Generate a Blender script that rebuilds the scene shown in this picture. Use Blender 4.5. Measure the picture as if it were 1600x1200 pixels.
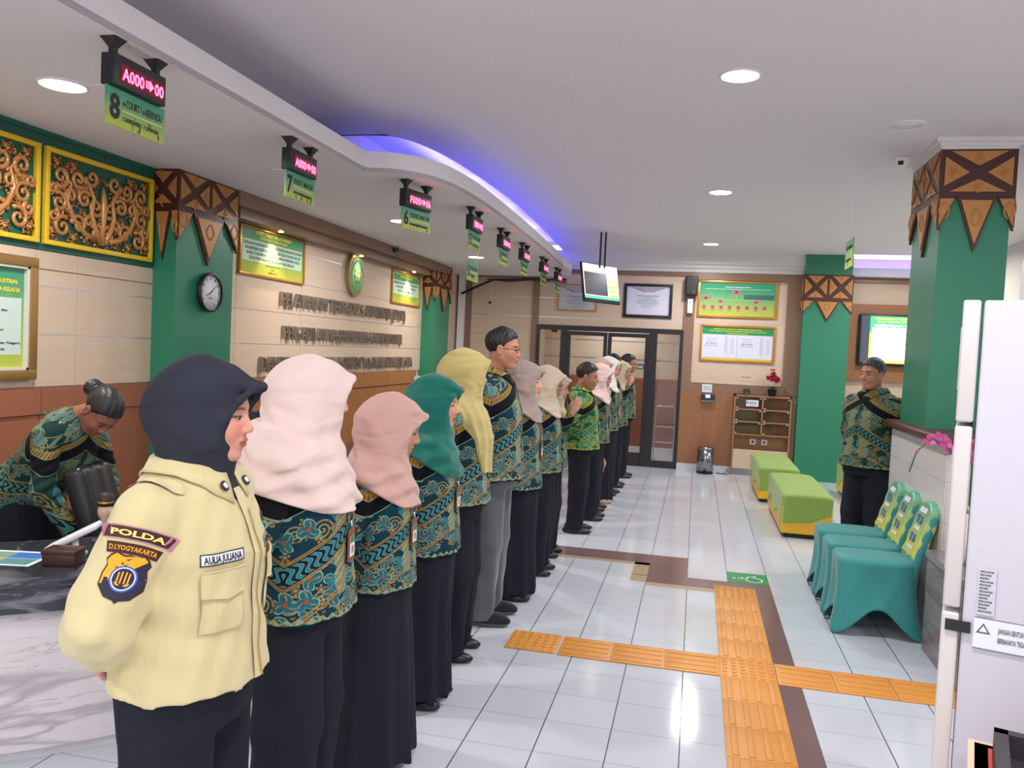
import bpy, bmesh, math, random
import numpy as np
from mathutils import Vector, Matrix
from mathutils.bvhtree import BVHTree
random.seed(4); np.random.seed(4)
S = bpy.context.scene
for o in list(bpy.data.objects): bpy.data.objects.remove(o)
COL = S.collection

# ------------------------------------------------------------ camera
F_PX, YAW, PITCH, ROLL, CAMH = 1265.17, -0.22342, -0.04359, 0.04699, 1.67857
_F = Vector((math.sin(YAW)*math.cos(PITCH), math.cos(YAW)*math.cos(PITCH), math.sin(PITCH)))
_R = Vector((math.cos(YAW), -math.sin(YAW), 0)); _U = _R.cross(_F)
_R2 = math.cos(ROLL)*_R + math.sin(ROLL)*_U; _U2 = -math.sin(ROLL)*_R + math.cos(ROLL)*_U
cd = bpy.data.cameras.new('camera'); cam = bpy.data.objects.new('camera', cd); COL.objects.link(cam)
cd.sensor_width = 36; cd.lens = 36*F_PX/1600; cd.clip_start = .02
m = Matrix((_R2, _U2, -_F)).transposed().to_4x4(); m.translation = Vector((0, 0, CAMH)); cam.matrix_world = m
S.camera = cam
# ------------------------------------------------------------ world, lights, exposure
w = bpy.data.worlds.new('world'); S.world = w; w.use_nodes = True
w.node_tree.nodes['Background'].inputs[0].default_value = (.90, .94, 1, 1)
w.node_tree.nodes['Background'].inputs[1].default_value = 1.1       # added ambient fill, let in by leaving the hall open behind the camera
S.view_settings.view_transform = 'Standard'; S.view_settings.look = 'None'
S.view_settings.exposure = 0.36; S.view_settings.gamma = 1; S.view_settings.use_curve_mapping = False
S.cycles.use_denoising = True; S.cycles.max_bounces = 8; S.cycles.diffuse_bounces = 5; S.cycles.glossy_bounces = 4
S.cycles.transparent_max_bounces = 12; S.cycles.sample_clamp_indirect = 6; S.cycles.caustics_reflective = False; S.cycles.caustics_refractive = False
LAMP_W = 26.0
ZC, ZD = 3.20, 2.80           # main ceiling, dropped ceiling
def lamp_light(x, y, z, power, size=.16, color=(1, .97, .95)):
    l = bpy.data.lights.new('downlight_lamp', 'AREA'); l.shape = 'DISK'; l.size = size; l.energy = power; l.color = color; l.spread = math.radians(170)
    o = bpy.data.objects.new('downlight_lamp', l); o.location = (x, y, z); COL.objects.link(o)
    return o

# ------------------------------------------------------------ materials
MATS = {}
def srgb(c):
    return tuple(((x/255)/12.92 if x/255 <= .04045 else ((x/255+.055)/1.055)**2.4) for x in c)
class NT:
    """small wrapper: node sockets with arithmetic"""
    def __init__(s, mat): s.t = mat.node_tree; s.n = s.t.nodes; s.l = s.t.links
    def node(s, kind, **kw):
        n = s.n.new(kind)
        for k, v in kw.items(): setattr(n, k, v)
        return n
    def put(s, inp, v):
        if isinstance(v, X): s.l.new(v.s, inp)
        elif hasattr(v, 'is_output'): s.l.new(v, inp)
        else: inp.default_value = v
    def math(s, op, *a):
        n = s.node('ShaderNodeMath', operation=op)
        for i, v in enumerate(a): s.put(n.inputs[i], v)
        return X(s, n.outputs[0])
    def mix(s, f, a, b):
        n = s.node('ShaderNodeMix', data_type='RGBA'); s.put(n.inputs[0], f)
        for i, v in ((6, a), (7, b)):
            if isinstance(v, tuple) and len(v) == 3: v = v+(1,)
            s.put(n.inputs[i], v)
        return n.outputs[2]
    def coord(s, which='Object'):
        n = s.node('ShaderNodeTexCoord'); return n.outputs[which]
    def attr(s, name):
        return s.node('ShaderNodeAttribute', attribute_name=name).outputs['Vector']
    def xyz(s, v):
        n = s.node('ShaderNodeSeparateXYZ'); s.put(n.inputs[0], v); return [X(s, o) for o in n.outputs]
    def vec(s, x, y, z=0.0):
        n = s.node('ShaderNodeCombineXYZ'); s.put(n.inputs[0], x); s.put(n.inputs[1], y); s.put(n.inputs[2], z); return n.outputs[0]
    def noise(s, v, scale, detail=3, rough=.55, dist=0.0):
        n = s.node('ShaderNodeTexNoise'); s.put(n.inputs['Vector'], v); n.inputs['Scale'].default_value = scale
        n.inputs['Detail'].default_value = detail; n.inputs['Roughness'].default_value = rough; n.inputs['Distortion'].default_value = dist
        return X(s, n.outputs[0])
    def mapping(s, v, scale=(1, 1, 1), rot=(0, 0, 0), loc=(0, 0, 0)):
        n = s.node('ShaderNodeMapping'); s.put(n.inputs[0], v); n.inputs[3].default_value = scale; n.inputs[2].default_value = rot; n.inputs[1].default_value = loc
        return n.outputs[0]
    def bump(s, h, strength=.3, dist=.01):
        n = s.node('ShaderNodeBump'); n.inputs['Strength'].default_value = strength; n.inputs['Distance'].default_value = dist; s.put(n.inputs['Height'], h); return n.outputs[0]
class X:
    def __init__(s, nt, sock): s.nt = nt; s.s = sock
    def __add__(s, o): return s.nt.math('ADD', s, o)
    __radd__ = __add__
    def __sub__(s, o): return s.nt.math('SUBTRACT', s, o)
    def __rsub__(s, o): return s.nt.math('SUBTRACT', o, s)
    def __mul__(s, o): return s.nt.math('MULTIPLY', s, o)
    __rmul__ = __mul__
    def __truediv__(s, o): return s.nt.math('DIVIDE', s, o)
    def abs(s): return s.nt.math('ABSOLUTE', s)
    def lt(s, o): return s.nt.math('LESS_THAN', s, o)
    def gt(s, o): return s.nt.math('GREATER_THAN', s, o)
    def frac(s): return s.nt.math('FRACT', s)
    def floor(s): return s.nt.math('FLOOR', s)
    def sin(s): return s.nt.math('SINE', s)
    def cos(s): return s.nt.math('COSINE', s)
    def sqrt(s): return s.nt.math('SQRT', s)
    def max(s, o): return s.nt.math('MAXIMUM', s, o)
    def min(s, o): return s.nt.math('MINIMUM', s, o)
    def atan2(s, o): return s.nt.math('ARCTAN2', s, o)
    def pp(s, o): return s.nt.math('PINGPONG', s, o)
    def band(s, a, b): return s.gt(a)*s.lt(b)
    def near(s, c, w): return (s-c).abs().lt(w)
def mat(name, color=(.5, .5, .5), rough=.6, metal=0.0, spec=.5, emit=None, estr=1.0, build=None, alpha=None, trans=0.0, sheen=0.0, coat=0.0):
    if name in MATS: return MATS[name]
    m = bpy.data.materials.new(name); m.use_nodes = True; MATS[name] = m
    b = m.node_tree.nodes['Principled BSDF']
    b.inputs['Base Color'].default_value = tuple(color)+(1,)
    b.inputs['Roughness'].default_value = rough; b.inputs['Metallic'].default_value = metal
    b.inputs['Specular IOR Level'].default_value = spec
    b.inputs['Transmission Weight'].default_value = trans; b.inputs['Coat Weight'].default_value = coat
    if sheen: b.inputs['Sheen Weight'].default_value = sheen
    if emit is not None:
        b.inputs['Emission Color'].default_value = tuple(emit)+(1,); b.inputs['Emission Strength'].default_value = estr
    if build: build(NT(m), b)
    return m
def C(*c): return srgb(c)
def wood(name, c1, c2, axis='v', rough=.35, scale=1.0):
    def bld(t, b):
        v = t.coord(); sc = {'v': (9, 9, .7), 'h': (.7, .7, 9)}[axis]
        n = t.noise(t.mapping(v, scale=tuple(a*scale for a in sc)), 3.0, 5, .6, .6)
        col = t.mix(n, c1, c2); t.put(b.inputs['Base Color'], col)
        t.put(b.inputs['Normal'], t.bump(n, .04, .005))
    return mat(name, c1, rough, build=bld)
def cloth(name, c, var=.12, rough=.9, sheen=.3, bump=.25, scale=9):
    def bld(t, b):
        v = t.coord(); n = t.noise(t.mapping(v, scale=(1, 1, .45)), scale, 3, .5)
        fine = t.noise(v, 900, 1, .5)
        c2 = tuple(x*(1-var) for x in c); c3 = tuple(min(1, x*(1+var)) for x in c)
        t.put(b.inputs['Base Color'], t.mix(fine, c2, c3))
        t.put(b.inputs['Normal'], t.bump(n, bump, .012))
    return mat(name, c, rough, spec=.2, sheen=sheen, build=bld)
WOOD = wood('wood_brown', C(168, 116, 78), C(142, 94, 62))
WOODR = wood('wood_reddish', C(166, 104, 78), C(148, 90, 66))
WOODG = wood('wood_grey_brown', C(150, 118, 98), C(128, 98, 80), 'h')
BEIGE = wood('laminate_beige', C(222, 198, 176), C(204, 180, 156), 'h', .4)
GREEN = mat('green_paint', C(46, 130, 100), .38)
GREEND = mat('green_wall_paint', C(28, 92, 76), .45)
CEIL = mat('ceiling_white', C(230, 226, 230), .85)
CORN = mat('cornice_white', C(226, 224, 224), .6)
SILVER = mat('aluminium_strip', C(210, 212, 220), .3, .7)
BLACK = mat('black_plastic', C(30, 31, 36), .4)
DARKM = mat('dark_metal', C(48, 46, 50), .4, .3)
WHITE = mat('white_plastic', C(236, 236, 240), .35)
GOLD = mat('gold_paint', C(214, 168, 60), .3, .55)
YELP = mat('yellow_paint', C(238, 196, 40), .4)
LETMET = mat('brushed_letter_metal', C(158, 146, 136), .32, .6)
CARVE = mat('carved_gold_wood', C(200, 140, 84), .33, .25)
CARVEB = mat('carved_brown_wood', C(190, 132, 74), .35, .1)
MAROON = mat('maroon_wood', C(74, 38, 34), .35)
INK = mat('black_ink', C(32, 36, 44), .6)
YINK = mat('yellow_ink', C(236, 214, 60), .6)
WINK = mat('white_ink', C(240, 242, 244), .6)
TEXTGREY = mat('grey_ink', C(90, 105, 110), .6)
PAPER = mat('white_paper', C(232, 234, 242), .7)
ORANGE = mat('tactile_orange', C(226, 156, 72), .45)
LEDRED = mat('led_red', (.3, 0, .03), .5, emit=(1, .06, .14), estr=7)
LEDGLASS = mat('led_window_red', C(60, 8, 20), .2, emit=(.5, .0, .04), estr=.15)
LIT = mat('lit_diffuser', (1, 1, 1), .5, emit=(1, .985, 1), estr=22)
WARM = mat('warm_bulb', (1, .8, .5), .5, emit=(1, .72, .35), estr=30)
def glass_b(t, b):
    n = t.n; out = n['Material Output']; g = t.node('ShaderNodeBsdfGlossy'); g.inputs['Roughness'].default_value = .03
    tr = t.node('ShaderNodeBsdfTransparent'); tr.inputs[0].default_value = (.90, .92, .92, 1)
    f = t.node('ShaderNodeFresnel'); f.inputs[0].default_value = 1.45; mx = t.node('ShaderNodeMixShader')
    t.l.new(f.outputs[0], mx.inputs[0]); t.l.new(tr.outputs[0], mx.inputs[1]); t.l.new(g.outputs[0], mx.inputs[2]); t.l.new(mx.outputs[0], out.inputs[0])
GLASS = mat('clear_glass', (.9, .9, .9), .05, build=glass_b)

# ------------------------------------------------------------ object helpers
def tagp(o, label=None, cat=None, group=None, kind=None):
    if label: o['label'] = label
    if cat: o['category'] = cat
    if group: o['group'] = group
    if kind: o['kind'] = kind
    return o
def thing(name, label, cat, loc=(0, 0, 0), rz=0, group=None):
    o = bpy.data.objects.new(name, None); o.empty_display_size = .1; COL.objects.link(o); o.location = loc; o.rotation_euler = (0, 0, rz)
    return tagp(o, label, cat, group)
def basis(origin, u, v):
    u = Vector(u).normalized(); v = Vector(v).normalized(); n = u.cross(v)
    m = Matrix((u, v, n)).transposed().to_4x4(); m.translation = Vector(origin); return m
def LW(y, z, x=-3.72): return basis((x, y, z), (0, 1, 0), (0, 0, 1))      # on the left wall, facing +X
def BW(x, z, y=12.29): return basis((x, y, z), (1, 0, 0), (0, 0, 1))      # on the back wall, facing -Y
_TXT = {}
def text_geo(s, bold=.012, res=2):
    k = (s, bold, res)
    if k in _TXT: return _TXT[k]
    c = bpy.data.curves.new('t', 'FONT'); c.body = s; c.size = 1; c.offset = bold; c.extrude = .5; c.resolution_u = res; c.fill_mode = 'BOTH'
    o = bpy.data.objects.new('t', c); COL.objects.link(o); dg = bpy.context.evaluated_depsgraph_get(); dg.update()
    me = bpy.data.meshes.new_from_object(o.evaluated_get(dg)); V = np.array([v.co[:] for v in me.vertices]) if len(me.vertices) else np.zeros((0, 3)); Fc = [list(p.vertices) for p in me.polygons]
    bpy.data.objects.remove(o); bpy.data.curves.remove(c); bpy.data.meshes.remove(me)
    if len(V):
        V[:, 0] -= V[:, 0].min(); V[:, 0] /= max(V[:, 0].max(), 1e-6); ref = .73
        V[:, 1] /= ref; V[:, 2] += .5
    _TXT[k] = (V, Fc); return _TXT[k]
class MB:
    def __init__(s, xf=None): s.v = []; s.f = []; s.mi = []; s.xf = xf; s.sm = []
    def add(s, V, Fc, mi=0, xf=None, smooth=False):
        b = len(s.v); M = s.xf if xf is None else (s.xf @ xf if s.xf is not None else xf)
        for p in V:
            p = Vector(p); s.v.append(tuple(M @ p) if M is not None else tuple(p))
        for f in Fc: s.f.append([b+i for i in f]); s.mi.append(mi); s.sm.append(smooth)
        return s
    def box(s, lo, hi, mi=0, xf=None, bev=0):
        if bev:
            bm = bmesh.new(); bmesh.ops.create_cube(bm, size=1)
            c = [(lo[i]+hi[i])/2 for i in range(3)]; d = [hi[i]-lo[i] for i in range(3)]
            for v in bm.verts: v.co = Vector([c[i]+v.co[i]*d[i] for i in range(3)])
            bmesh.ops.bevel(bm, geom=bm.edges[:], offset=bev, segments=3, affect='EDGES', profile=.5)
            bm.verts.index_update(); V = [v.co[:] for v in bm.verts]; Fc = [[v.index for v in f.verts] for f in bm.faces]; bm.free()
            return s.add(V, Fc, mi, xf, True)
        x0, y0, z0 = lo; x1, y1, z1 = hi
        V = [(x0, y0, z0), (x1, y0, z0), (x1, y1, z0), (x0, y1, z0), (x0, y0, z1), (x1, y0, z1), (x1, y1, z1), (x0, y1, z1)]
        return s.add(V, [[3, 2, 1, 0], [4, 5, 6, 7], [0, 1, 5, 4], [1, 2, 6, 5], [2, 3, 7, 6], [3, 0, 4, 7]], mi, xf)
    def prism(s, poly, z0, z1, mi=0, xf=None):
        n = len(poly); V = [(x, y, z0) for x, y in poly]+[(x, y, z1) for x, y in poly]
        a = sum(poly[i][0]*poly[(i+1) % n][1]-poly[(i+1) % n][0]*poly[i][1] for i in range(n))
        F = [list(range(n))[::-1], list(range(n, 2*n))]+[[i, (i+1) % n, n+(i+1) % n, n+i] for i in range(n)]
        if a < 0: F = [f[::-1] for f in F]
        return s.add(V, F, mi, xf)
    def lathe(s, prof, n=32, mi=0, xf=None, smooth=True, cap=True):
        V = []; F = []
        for r, z in prof:
            for k in range(n): a = 2*math.pi*k/n; V.append((r*math.cos(a), r*math.sin(a), z))
        for j in range(len(prof)-1):
            for k in range(n): F.append([j*n+k, j*n+(k+1) % n, (j+1)*n+(k+1) % n, (j+1)*n+k])
        if cap: F.append(list(range(n))[::-1]); F.append([(len(prof)-1)*n+k for k in range(n)])
        return s.add(V, F, mi, xf, smooth)
    def tube(s, pts, r, n=8, mi=0, xf=None, flat=None):
        pts = [Vector(p) for p in pts]; m = len(pts)
        rr = r if isinstance(r, (list, tuple)) else [r]*m
        V = []; F = []; up = Vector((0, 0, 1)); prev = None
        for i, p in enumerate(pts):
            d = (pts[min(i+1, m-1)]-pts[max(i-1, 0)]).normalized()
            a = prev if prev is not None else (up if abs(d.z) < .9 else Vector((1, 0, 0)))
            a = (a-d*a.dot(d)); a = a.normalized() if a.length > 1e-6 else d.orthogonal().normalized(); b = d.cross(a); prev = a
            for k in range(n):
                t = 2*math.pi*k/n; q = p+rr[i]*(math.cos(t)*a+math.sin(t)*b)
                V.append(tuple(q))
        for j in range(m-1):
            for k in range(n): F.append([j*n+k, j*n+(k+1) % n, (j+1)*n+(k+1) % n, (j+1)*n+k])
        F.append(list(range(n))[::-1]); F.append([(m-1)*n+k for k in range(n)])
        return s.add(V, F, mi, xf, True)
    def text(s, st, x, y, w, h, mi=0, depth=.001, z=0, xf=None, bold=.012, center=False, slant=0):
        V, Fc = text_geo(st, bold)
        if not len(V): return s
        W = V.copy(); W[:, 0] = W[:, 0]*w + x - (w/2 if center else 0) + slant*W[:, 1]*h; W[:, 1] = W[:, 1]*h+y; W[:, 2] = W[:, 2]*depth+z
        return s.add(W, Fc, mi, xf)
    def build(s, name, mats, parent=None, smooth_all=False):
        me = bpy.data.meshes.new(name); me.from_pydata([tuple(v) for v in s.v], [], s.f)
        for mt in (mats if isinstance(mats, (list, tuple)) else [mats]): me.materials.append(mt)
        if me.polygons:
            me.polygons.foreach_set('material_index', s.mi); me.polygons.foreach_set('use_smooth', [bool(q) or smooth_all for q in s.sm])
        me.update(); o = bpy.data.objects.new(name, me); COL.objects.link(o)
        if parent is not None: o.parent = parent
        return o
def struct(name, mb, mats, parent=None):
    o = mb.build(name, mats, parent)
    if parent is None: o['kind'] = 'structure'
    return o
def rebase(t, mb):
    """express a builder given in world space in the frame of thing t (t not rotated)"""
    mb.xf = Matrix.Translation(-Vector(t.location)) @ (mb.xf if mb.xf is not None else Matrix.Identity(4)); return mb
def copy_tree(o, parent=None):
    c = o.copy(); COL.objects.link(c); c.parent = parent
    for ch in [q for q in bpy.data.objects if q.parent == o]:
        copy_tree(ch, c)
    return c
# ============================================================ THE ROOM
X0, Y0, T = -0.8834, 3.2743, .3
def floor_b(t, b):
    x, y, z = t.xyz(t.coord())
    fx = ((x-X0)/T).frac(); fy = ((y-Y0)/T).frac()
    gx = (fx-.5).abs().gt(.5-.0085); gy = (fy-.5).abs().gt(.5-.006)
    n = t.noise(t.coord(), 3, 2)
    cell = t.noise(t.vec(((x-X0)/T).floor()*7.3, ((y-Y0)/T).floor()*3.1, 0), 5, 0)
    col = t.mix(cell, C(214, 219, 228), C(205, 211, 222))
    col = t.mix(gy, col, C(140, 142, 150)); col = t.mix(gx, col, C(62, 64, 70))
    t.put(b.inputs['Base Color'], col); t.put(b.inputs['Roughness'], (gx.max(gy))*.4+.10)
    wv = t.noise(t.coord(), 2.2, 2)
    t.put(b.inputs['Normal'], t.bump(wv, .10, .02))
FLOOR = mat('floor_tiles', C(210, 214, 224), .12, spec=.6, build=floor_b)
m = MB(); m.box((-5.2, -3.2, -.1), (7.5, 15.2, 0)); struct('floor', m, FLOOR)
BROWNT = mat('brown_tile', C(124, 98, 98), .15, spec=.5); BEIGET = mat('beige_tile', C(186, 166, 134), .2)
m = MB()
m.box((-3.6, 6.56, 0), (.017, 6.86, .0012)); m.box((-.283, 6.26, 0), (.017, 6.56, .0012)); m.box((-.283, 5.96, 0), (.617, 6.26, .0012)); m.box((.317, -3, 0), (.617, 5.96, .0012))
m.box((-3.6, 6.50, 0), (-.283, 6.57, .0022), 1); m.box((-.40, 6.19, 0), (-.283, 6.57, .0022), 1); m.box((-.40, 6.02, 0), (-.283, 6.2, .0022), 1); m.box((-.283, 5.94, 0), (.212, 6.02, .0022), 1)
struct('trim_1', m, [BROWNT, BEIGET])
# tactile paving: every orange tile is a thing
def tact(kind, lab):
    m = MB(); m.box((-.145, -.145, 0), (.145, .145, .006), bev=.0015)
    if kind == 'dots':
        for i in range(6):
            for j in range(6): m.lathe([(.013, .006), (.012, .009), (.007, .011), (.001, .0115)], 10, 0, Matrix.Translation((-.12+i*.048, -.12+j*.048, 0)))
    else:
        for i in range(4):
            x = -.105+i*.07; m.box((x-.015, -.13, .005), (x+.015, .13, .0105), bev=.003)
    return m
TB, TD = tact('bars', ''), tact('dots', '')
tb = TB.build('tactile_tile', ORANGE); td = TD.build('tactile_tile', ORANGE)
used = set(); cx = .356
def put_tile(kind, x, y, rz, label, group):
    src = tb if kind == 'bars' else td
    o = src if src.name not in used else src.copy()
    if src.name in used: COL.objects.link(o)
    else: used.add(src.name)
    o.location = (x, y, .0012); o.rotation_euler = (0, 0, rz); tagp(o, label, 'tactile paving tile', group)
ycross = 4.505
put_tile('dots', cx, ycross, 0, 'orange studded tactile tile where the two strips cross', None)
for k in range(1, 6):
    y = ycross+k*.293
    if k == 5: put_tile('dots', cx, y, 0, 'orange studded tactile tile at the far end of the long strip', None)
    else: put_tile('bars', cx, y, 0, 'orange ribbed tactile tile of the long strip beyond the crossing', 'orange tactile tiles beyond the crossing')
for k in range(1, 9): put_tile('bars', cx, ycross-k*.293, 0, 'orange ribbed tactile tile of the long strip on the near side of the crossing', 'orange tactile tiles before the crossing')
for k in range(1, 5):
    x = cx-k*.293
    if k == 4: put_tile('dots', x-.01, ycross+.015, 0, 'orange studded tactile tile at the left end, by the black sneakers', None)
    else: put_tile('bars', x, ycross+.008, math.pi/2, 'orange ribbed tactile tile left of the crossing, towards the row of staff', 'orange tactile tiles left of the crossing')
for k in range(1, 7): put_tile('bars', cx+k*.293, ycross-.01, math.pi/2, 'orange ribbed tactile tile right of the crossing, towards the fridge', 'orange tactile tiles right of the crossing')
# wheelchair sticker on the floor
t = thing('wheelchair_sticker', 'green square floor sticker with a white wheelchair symbol', 'floor sticker', (.467, 6.41, .0013))
m = MB(); m.box((-.149, -.149, 0), (.149, .149, .001)); m.build('sticker_sheet', mat('sticker_green', C(34, 150, 90), .35), t)
m = MB(xf=Matrix.Translation((0, 0, .001)) @ Matrix.Rotation(math.radians(90), 4, 'Z'))
m.lathe([(.014, 0), (.014, .0006)], 16, 0, Matrix.Translation((-.02, .1, 0)))
m.tube([(-.02, .075, 0), (-.012, .0, 0), (.045, -.0, 0), (.068, -.062, 0), (.09, -.055, 0)], .0085, 6)
m.tube([(-.018, .04, 0), (.03, .04, 0)], .007, 6)
m.tube([(-.03+.062*math.cos(a), -.045+.062*math.sin(a), 0) for a in [math.radians(100+i*14) for i in range(20)]], .0075, 6)
for i, v in enumerate(m.v): m.v[i] = (v[0], v[1], min(max(v[2], .001), .0018))
m.build('wheelchair_symbol', WINK, t)

# ---------------- ceiling: main slab with a curved opening, dropped slab with a lip
def cr(pts, n=8):
    P = [Vector((a, b, 0)) for a, b in pts]; P = [2*P[0]-P[1]]+P+[2*P[-1]-P[-2]]; out = []
    for i in range(1, len(P)-2):
        for k in range(n):
            t = k/n; a, b, c, d = P[i-1], P[i], P[i+1], P[i+2]
            q = .5*((2*b)+(c-a)*t+(2*a-5*b+4*c-d)*t*t+(3*b-a-3*c+d)*t**3); out.append((q.x, q.y))
    out.append(pts[-1]); return out
lip = [(-2.22, -3.2), (-2.21, 5.04)]+cr([(-2.21, 5.04), (-1.98, 5.12), (-1.80, 5.38), (-1.72, 5.95), (-1.71, 7.0), (-1.74, 8.6), (-1.80, 10.3), (-1.87, 11.85)], 8)[1:]+[(-1.99, 12.05), (-2.3, 12.12)]
m = MB(); poly = lip+[(-2.3, 12.6), (-4.2, 12.6), (-4.2, -3.2)]
m.prism(poly, ZD, ZD+.03); 
inner = [(x-.02 if 5.3 < y else x-.02, y+.015) for x, y in lip]
# lip face up to the cove edge
V = []; F = []
for i, (x, y) in enumerate(lip):
    xi, yi = inner[i]; top = 2.935
    V += [(x, y, ZD), (x, y, top), (xi, yi, top), (xi, yi, ZD)]
for i in range(len(lip)-1):
    a, b = 4*i, 4*(i+1)
    F += [[a, b, b+1, a+1], [a+1, b+1, b+2, a+2], [a+2, b+2, b+3, a+3]]
m.add(V, F); struct('ceiling_dropped', m, CEIL)
edge = [(-2.72, 5.66)]+cr([(-2.60, 5.64), (-2.35, 5.66), (-2.18, 5.84), (-2.05, 6.42), (-1.98, 7.4), (-1.95, 8.6), (-2.0, 10.5), (-2.08, 12.3)], 8)
m = MB()
pl = [(7.5, -3.2), (7.5, 12.0), (2.02, 12.0), (2.02, 12.6), (-2.08, 12.6)]+[(x, y) for x, y in edge[::-1]]+[(-2.72, -3.2)]
bm = bmesh.new(); vs = [bm.verts.new((x, y, ZC)) for x, y in pl]; f = bm.faces.new(vs); bmesh.ops.triangulate(bm, faces=[f]); bm.verts.index_update()
m.add([v.co[:] for v in bm.verts], [[v.index for v in f.verts] for f in bm.faces]); bm.free()
V = []; F = []
for i, (x, y) in enumerate(edge): V += [(x, y, ZC), (x, y, ZC+.14)]
for i in range(len(edge)-1): F.append([2*i, 2*i+2, 2*i+3, 2*i+1])
m.add(V, F); m.box((-4.2, 4.9, ZC+.14), (-1.2, 12.7, ZC+.16)); m.box((-2.74, 5.05, ZD+.03), (-2.72, 12.6, ZC+.15)); m.box((-2.72, 5.62, ZC), (-2.3, 5.66, ZC+.15)); m.box((-2.9,-3.2,ZD+.03),(-2.72,5.66,ZC+.15))
struct('ceiling', m, CEIL)
BLUE = mat('blue_led_strip', (.1, .1, 1), .5, emit=(.16, .14, 1.0), estr=3)
t = thing('led_strip', 'blue LED strip glowing in the curved ceiling cove', 'light strip', (0, 0, 0))
m = MB(); m.tube([(x-.36, y, ZC+.05) for x, y in edge[26:-1]], .010, 6); m.build('led_tube', BLUE, t)
for yy in (6.9, 8.5, 10.1, 11.4):
    l = bpy.data.lights.new('cove_light', 'AREA'); l.shape = 'RECTANGLE'; l.size = .06; l.size_y = 1.7; l.energy = 7; l.color = (.14, .13, 1)
    o = bpy.data.objects.new('cove_light', l); xx = np.interp(yy, [p[1] for p in edge[6:]], [p[0] for p in edge[6:]]); o.location = (xx-.30, yy, ZC+.02)
    o.rotation_euler = (math.radians(180), 0, 0); COL.objects.link(o)
# ---------------- left wall
m = MB(); m.box((-3.92, -3.2, 0), (-3.735, 13, ZC+.2)); struct('wall_left', m, BEIGE)
m = MB(); 
zs = [1.325, 1.615, 1.905, 2.195, 2.485, 2.70]
def panels(m, y0, y1, cuts, zs, g=.004):
    ys = [y0]+[c for c in cuts if y0 < c < y1]+[y1]
    for i in range(len(ys)-1):
        for j in range(len(zs)-1): m.box((-3.74, ys[i]+g/2, zs[j]+g), (-3.72, ys[i+1]-g/2, zs[j+1]-g))
panels(m, 5.65, 11.2, [5.99, 7.12, 9.38, 10.5], zs); panels(m, 3.2, 4.96, [3.93, 4.25], [1.325, 1.63, 1.91, 2.01, 2.12]); panels(m, -3, 3.2, [1, 2], [1.325, 1.63, 1.91, 2.12])
struct('wall_panels_left', m, BEIGE)
m = MB()
for z in zs[1:5]: m.box((-3.737, 5.65, z-.006), (-3.722, 11.2, z+.006))
for z in (1.63, 1.91): m.box((-3.737, -3, z-.006), (-3.722, 4.96, z+.006))
struct('trim_2', m, SILVER)
m = MB()
for y0, y1 in ((5.65, 7.12), (7.12, 9.38), (9.38, 10.4)): m.box((-3.74, y0+.003, 1.16), (-3.70, y1-.003, 1.32)); m.box((-3.74, y0+.003, .0), (-3.712, y1-.003, 1.155))
struct('wall_plinth_left', m, wood('wood_tan', C(176, 122, 76), C(158, 106, 64)))
m = MB()
for y0, y1 in ((-3, 2.6), (2.6, 3.97), (3.97, 4.96)): m.box((-3.74, y0+.003, 1.17), (-3.70, y1-.003, 1.32)); m.box((-3.74, y0+.003, .0), (-3.712, y1-.003, 1.165))
struct('wall_plinth_left_red', m, WOODR)
m = MB(); m.box((-3.74, -3, 2.12), (-3.715, 4.96, ZD)); m.box((-3.716, -3, 2.775), (-3.70, 4.96, ZD), 0); struct('wall_green_band', m, GREEND)
# wooden beam over the letters
t = thing('wooden_beam', 'stepped brown wooden beam with small spotlights running above the wall letters', 'beam', (-3.6, 8.2, 2.7))
m = rebase(t, MB()); m.box((-3.73, 5.66, 2.69), (-3.50, 10.95, ZD)); m.build('upper_beam', WOODG, t)
m = rebase(t, MB()); m.box((-3.73, 5.78, 2.61), (-3.57, 10.45, 2.69)); m.build('lower_beam', WOODG, t)
for i, y in enumerate((6.52, 8.27, 9.95)):
    s = thing('spotlight', ['small warm spotlight above the large green framed notice', 'small warm spotlight above the oval emblem', 'small warm spotlight above the smaller green framed notice'][i], 'spotlight', (-3.625, y, 2.61), group='spotlights under the wooden beam')
    m = MB(); m.lathe([(.03, -.003), (.034, 0), (.034, .004)], 20, cap=False); m.build('trim_ring', SILVER, s)
    m = MB(); m.lathe([(.024, 0), (.02, -.006), (.012, -.008)], 16); m.build('bulb', WARM, s)
    l = bpy.data.lights.new('spot', 'SPOT'); l.energy = 15; l.color = (1, .74, .36); l.spot_size = math.radians(85); l.spot_blend = .6; l.shadow_soft_size = .015
    o = bpy.data.objects.new('spotlight_beam', l); o.location = (-3.6, y, 2.595); o.rotation_euler = (0, math.radians(8), 0); COL.objects.link(o)
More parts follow.
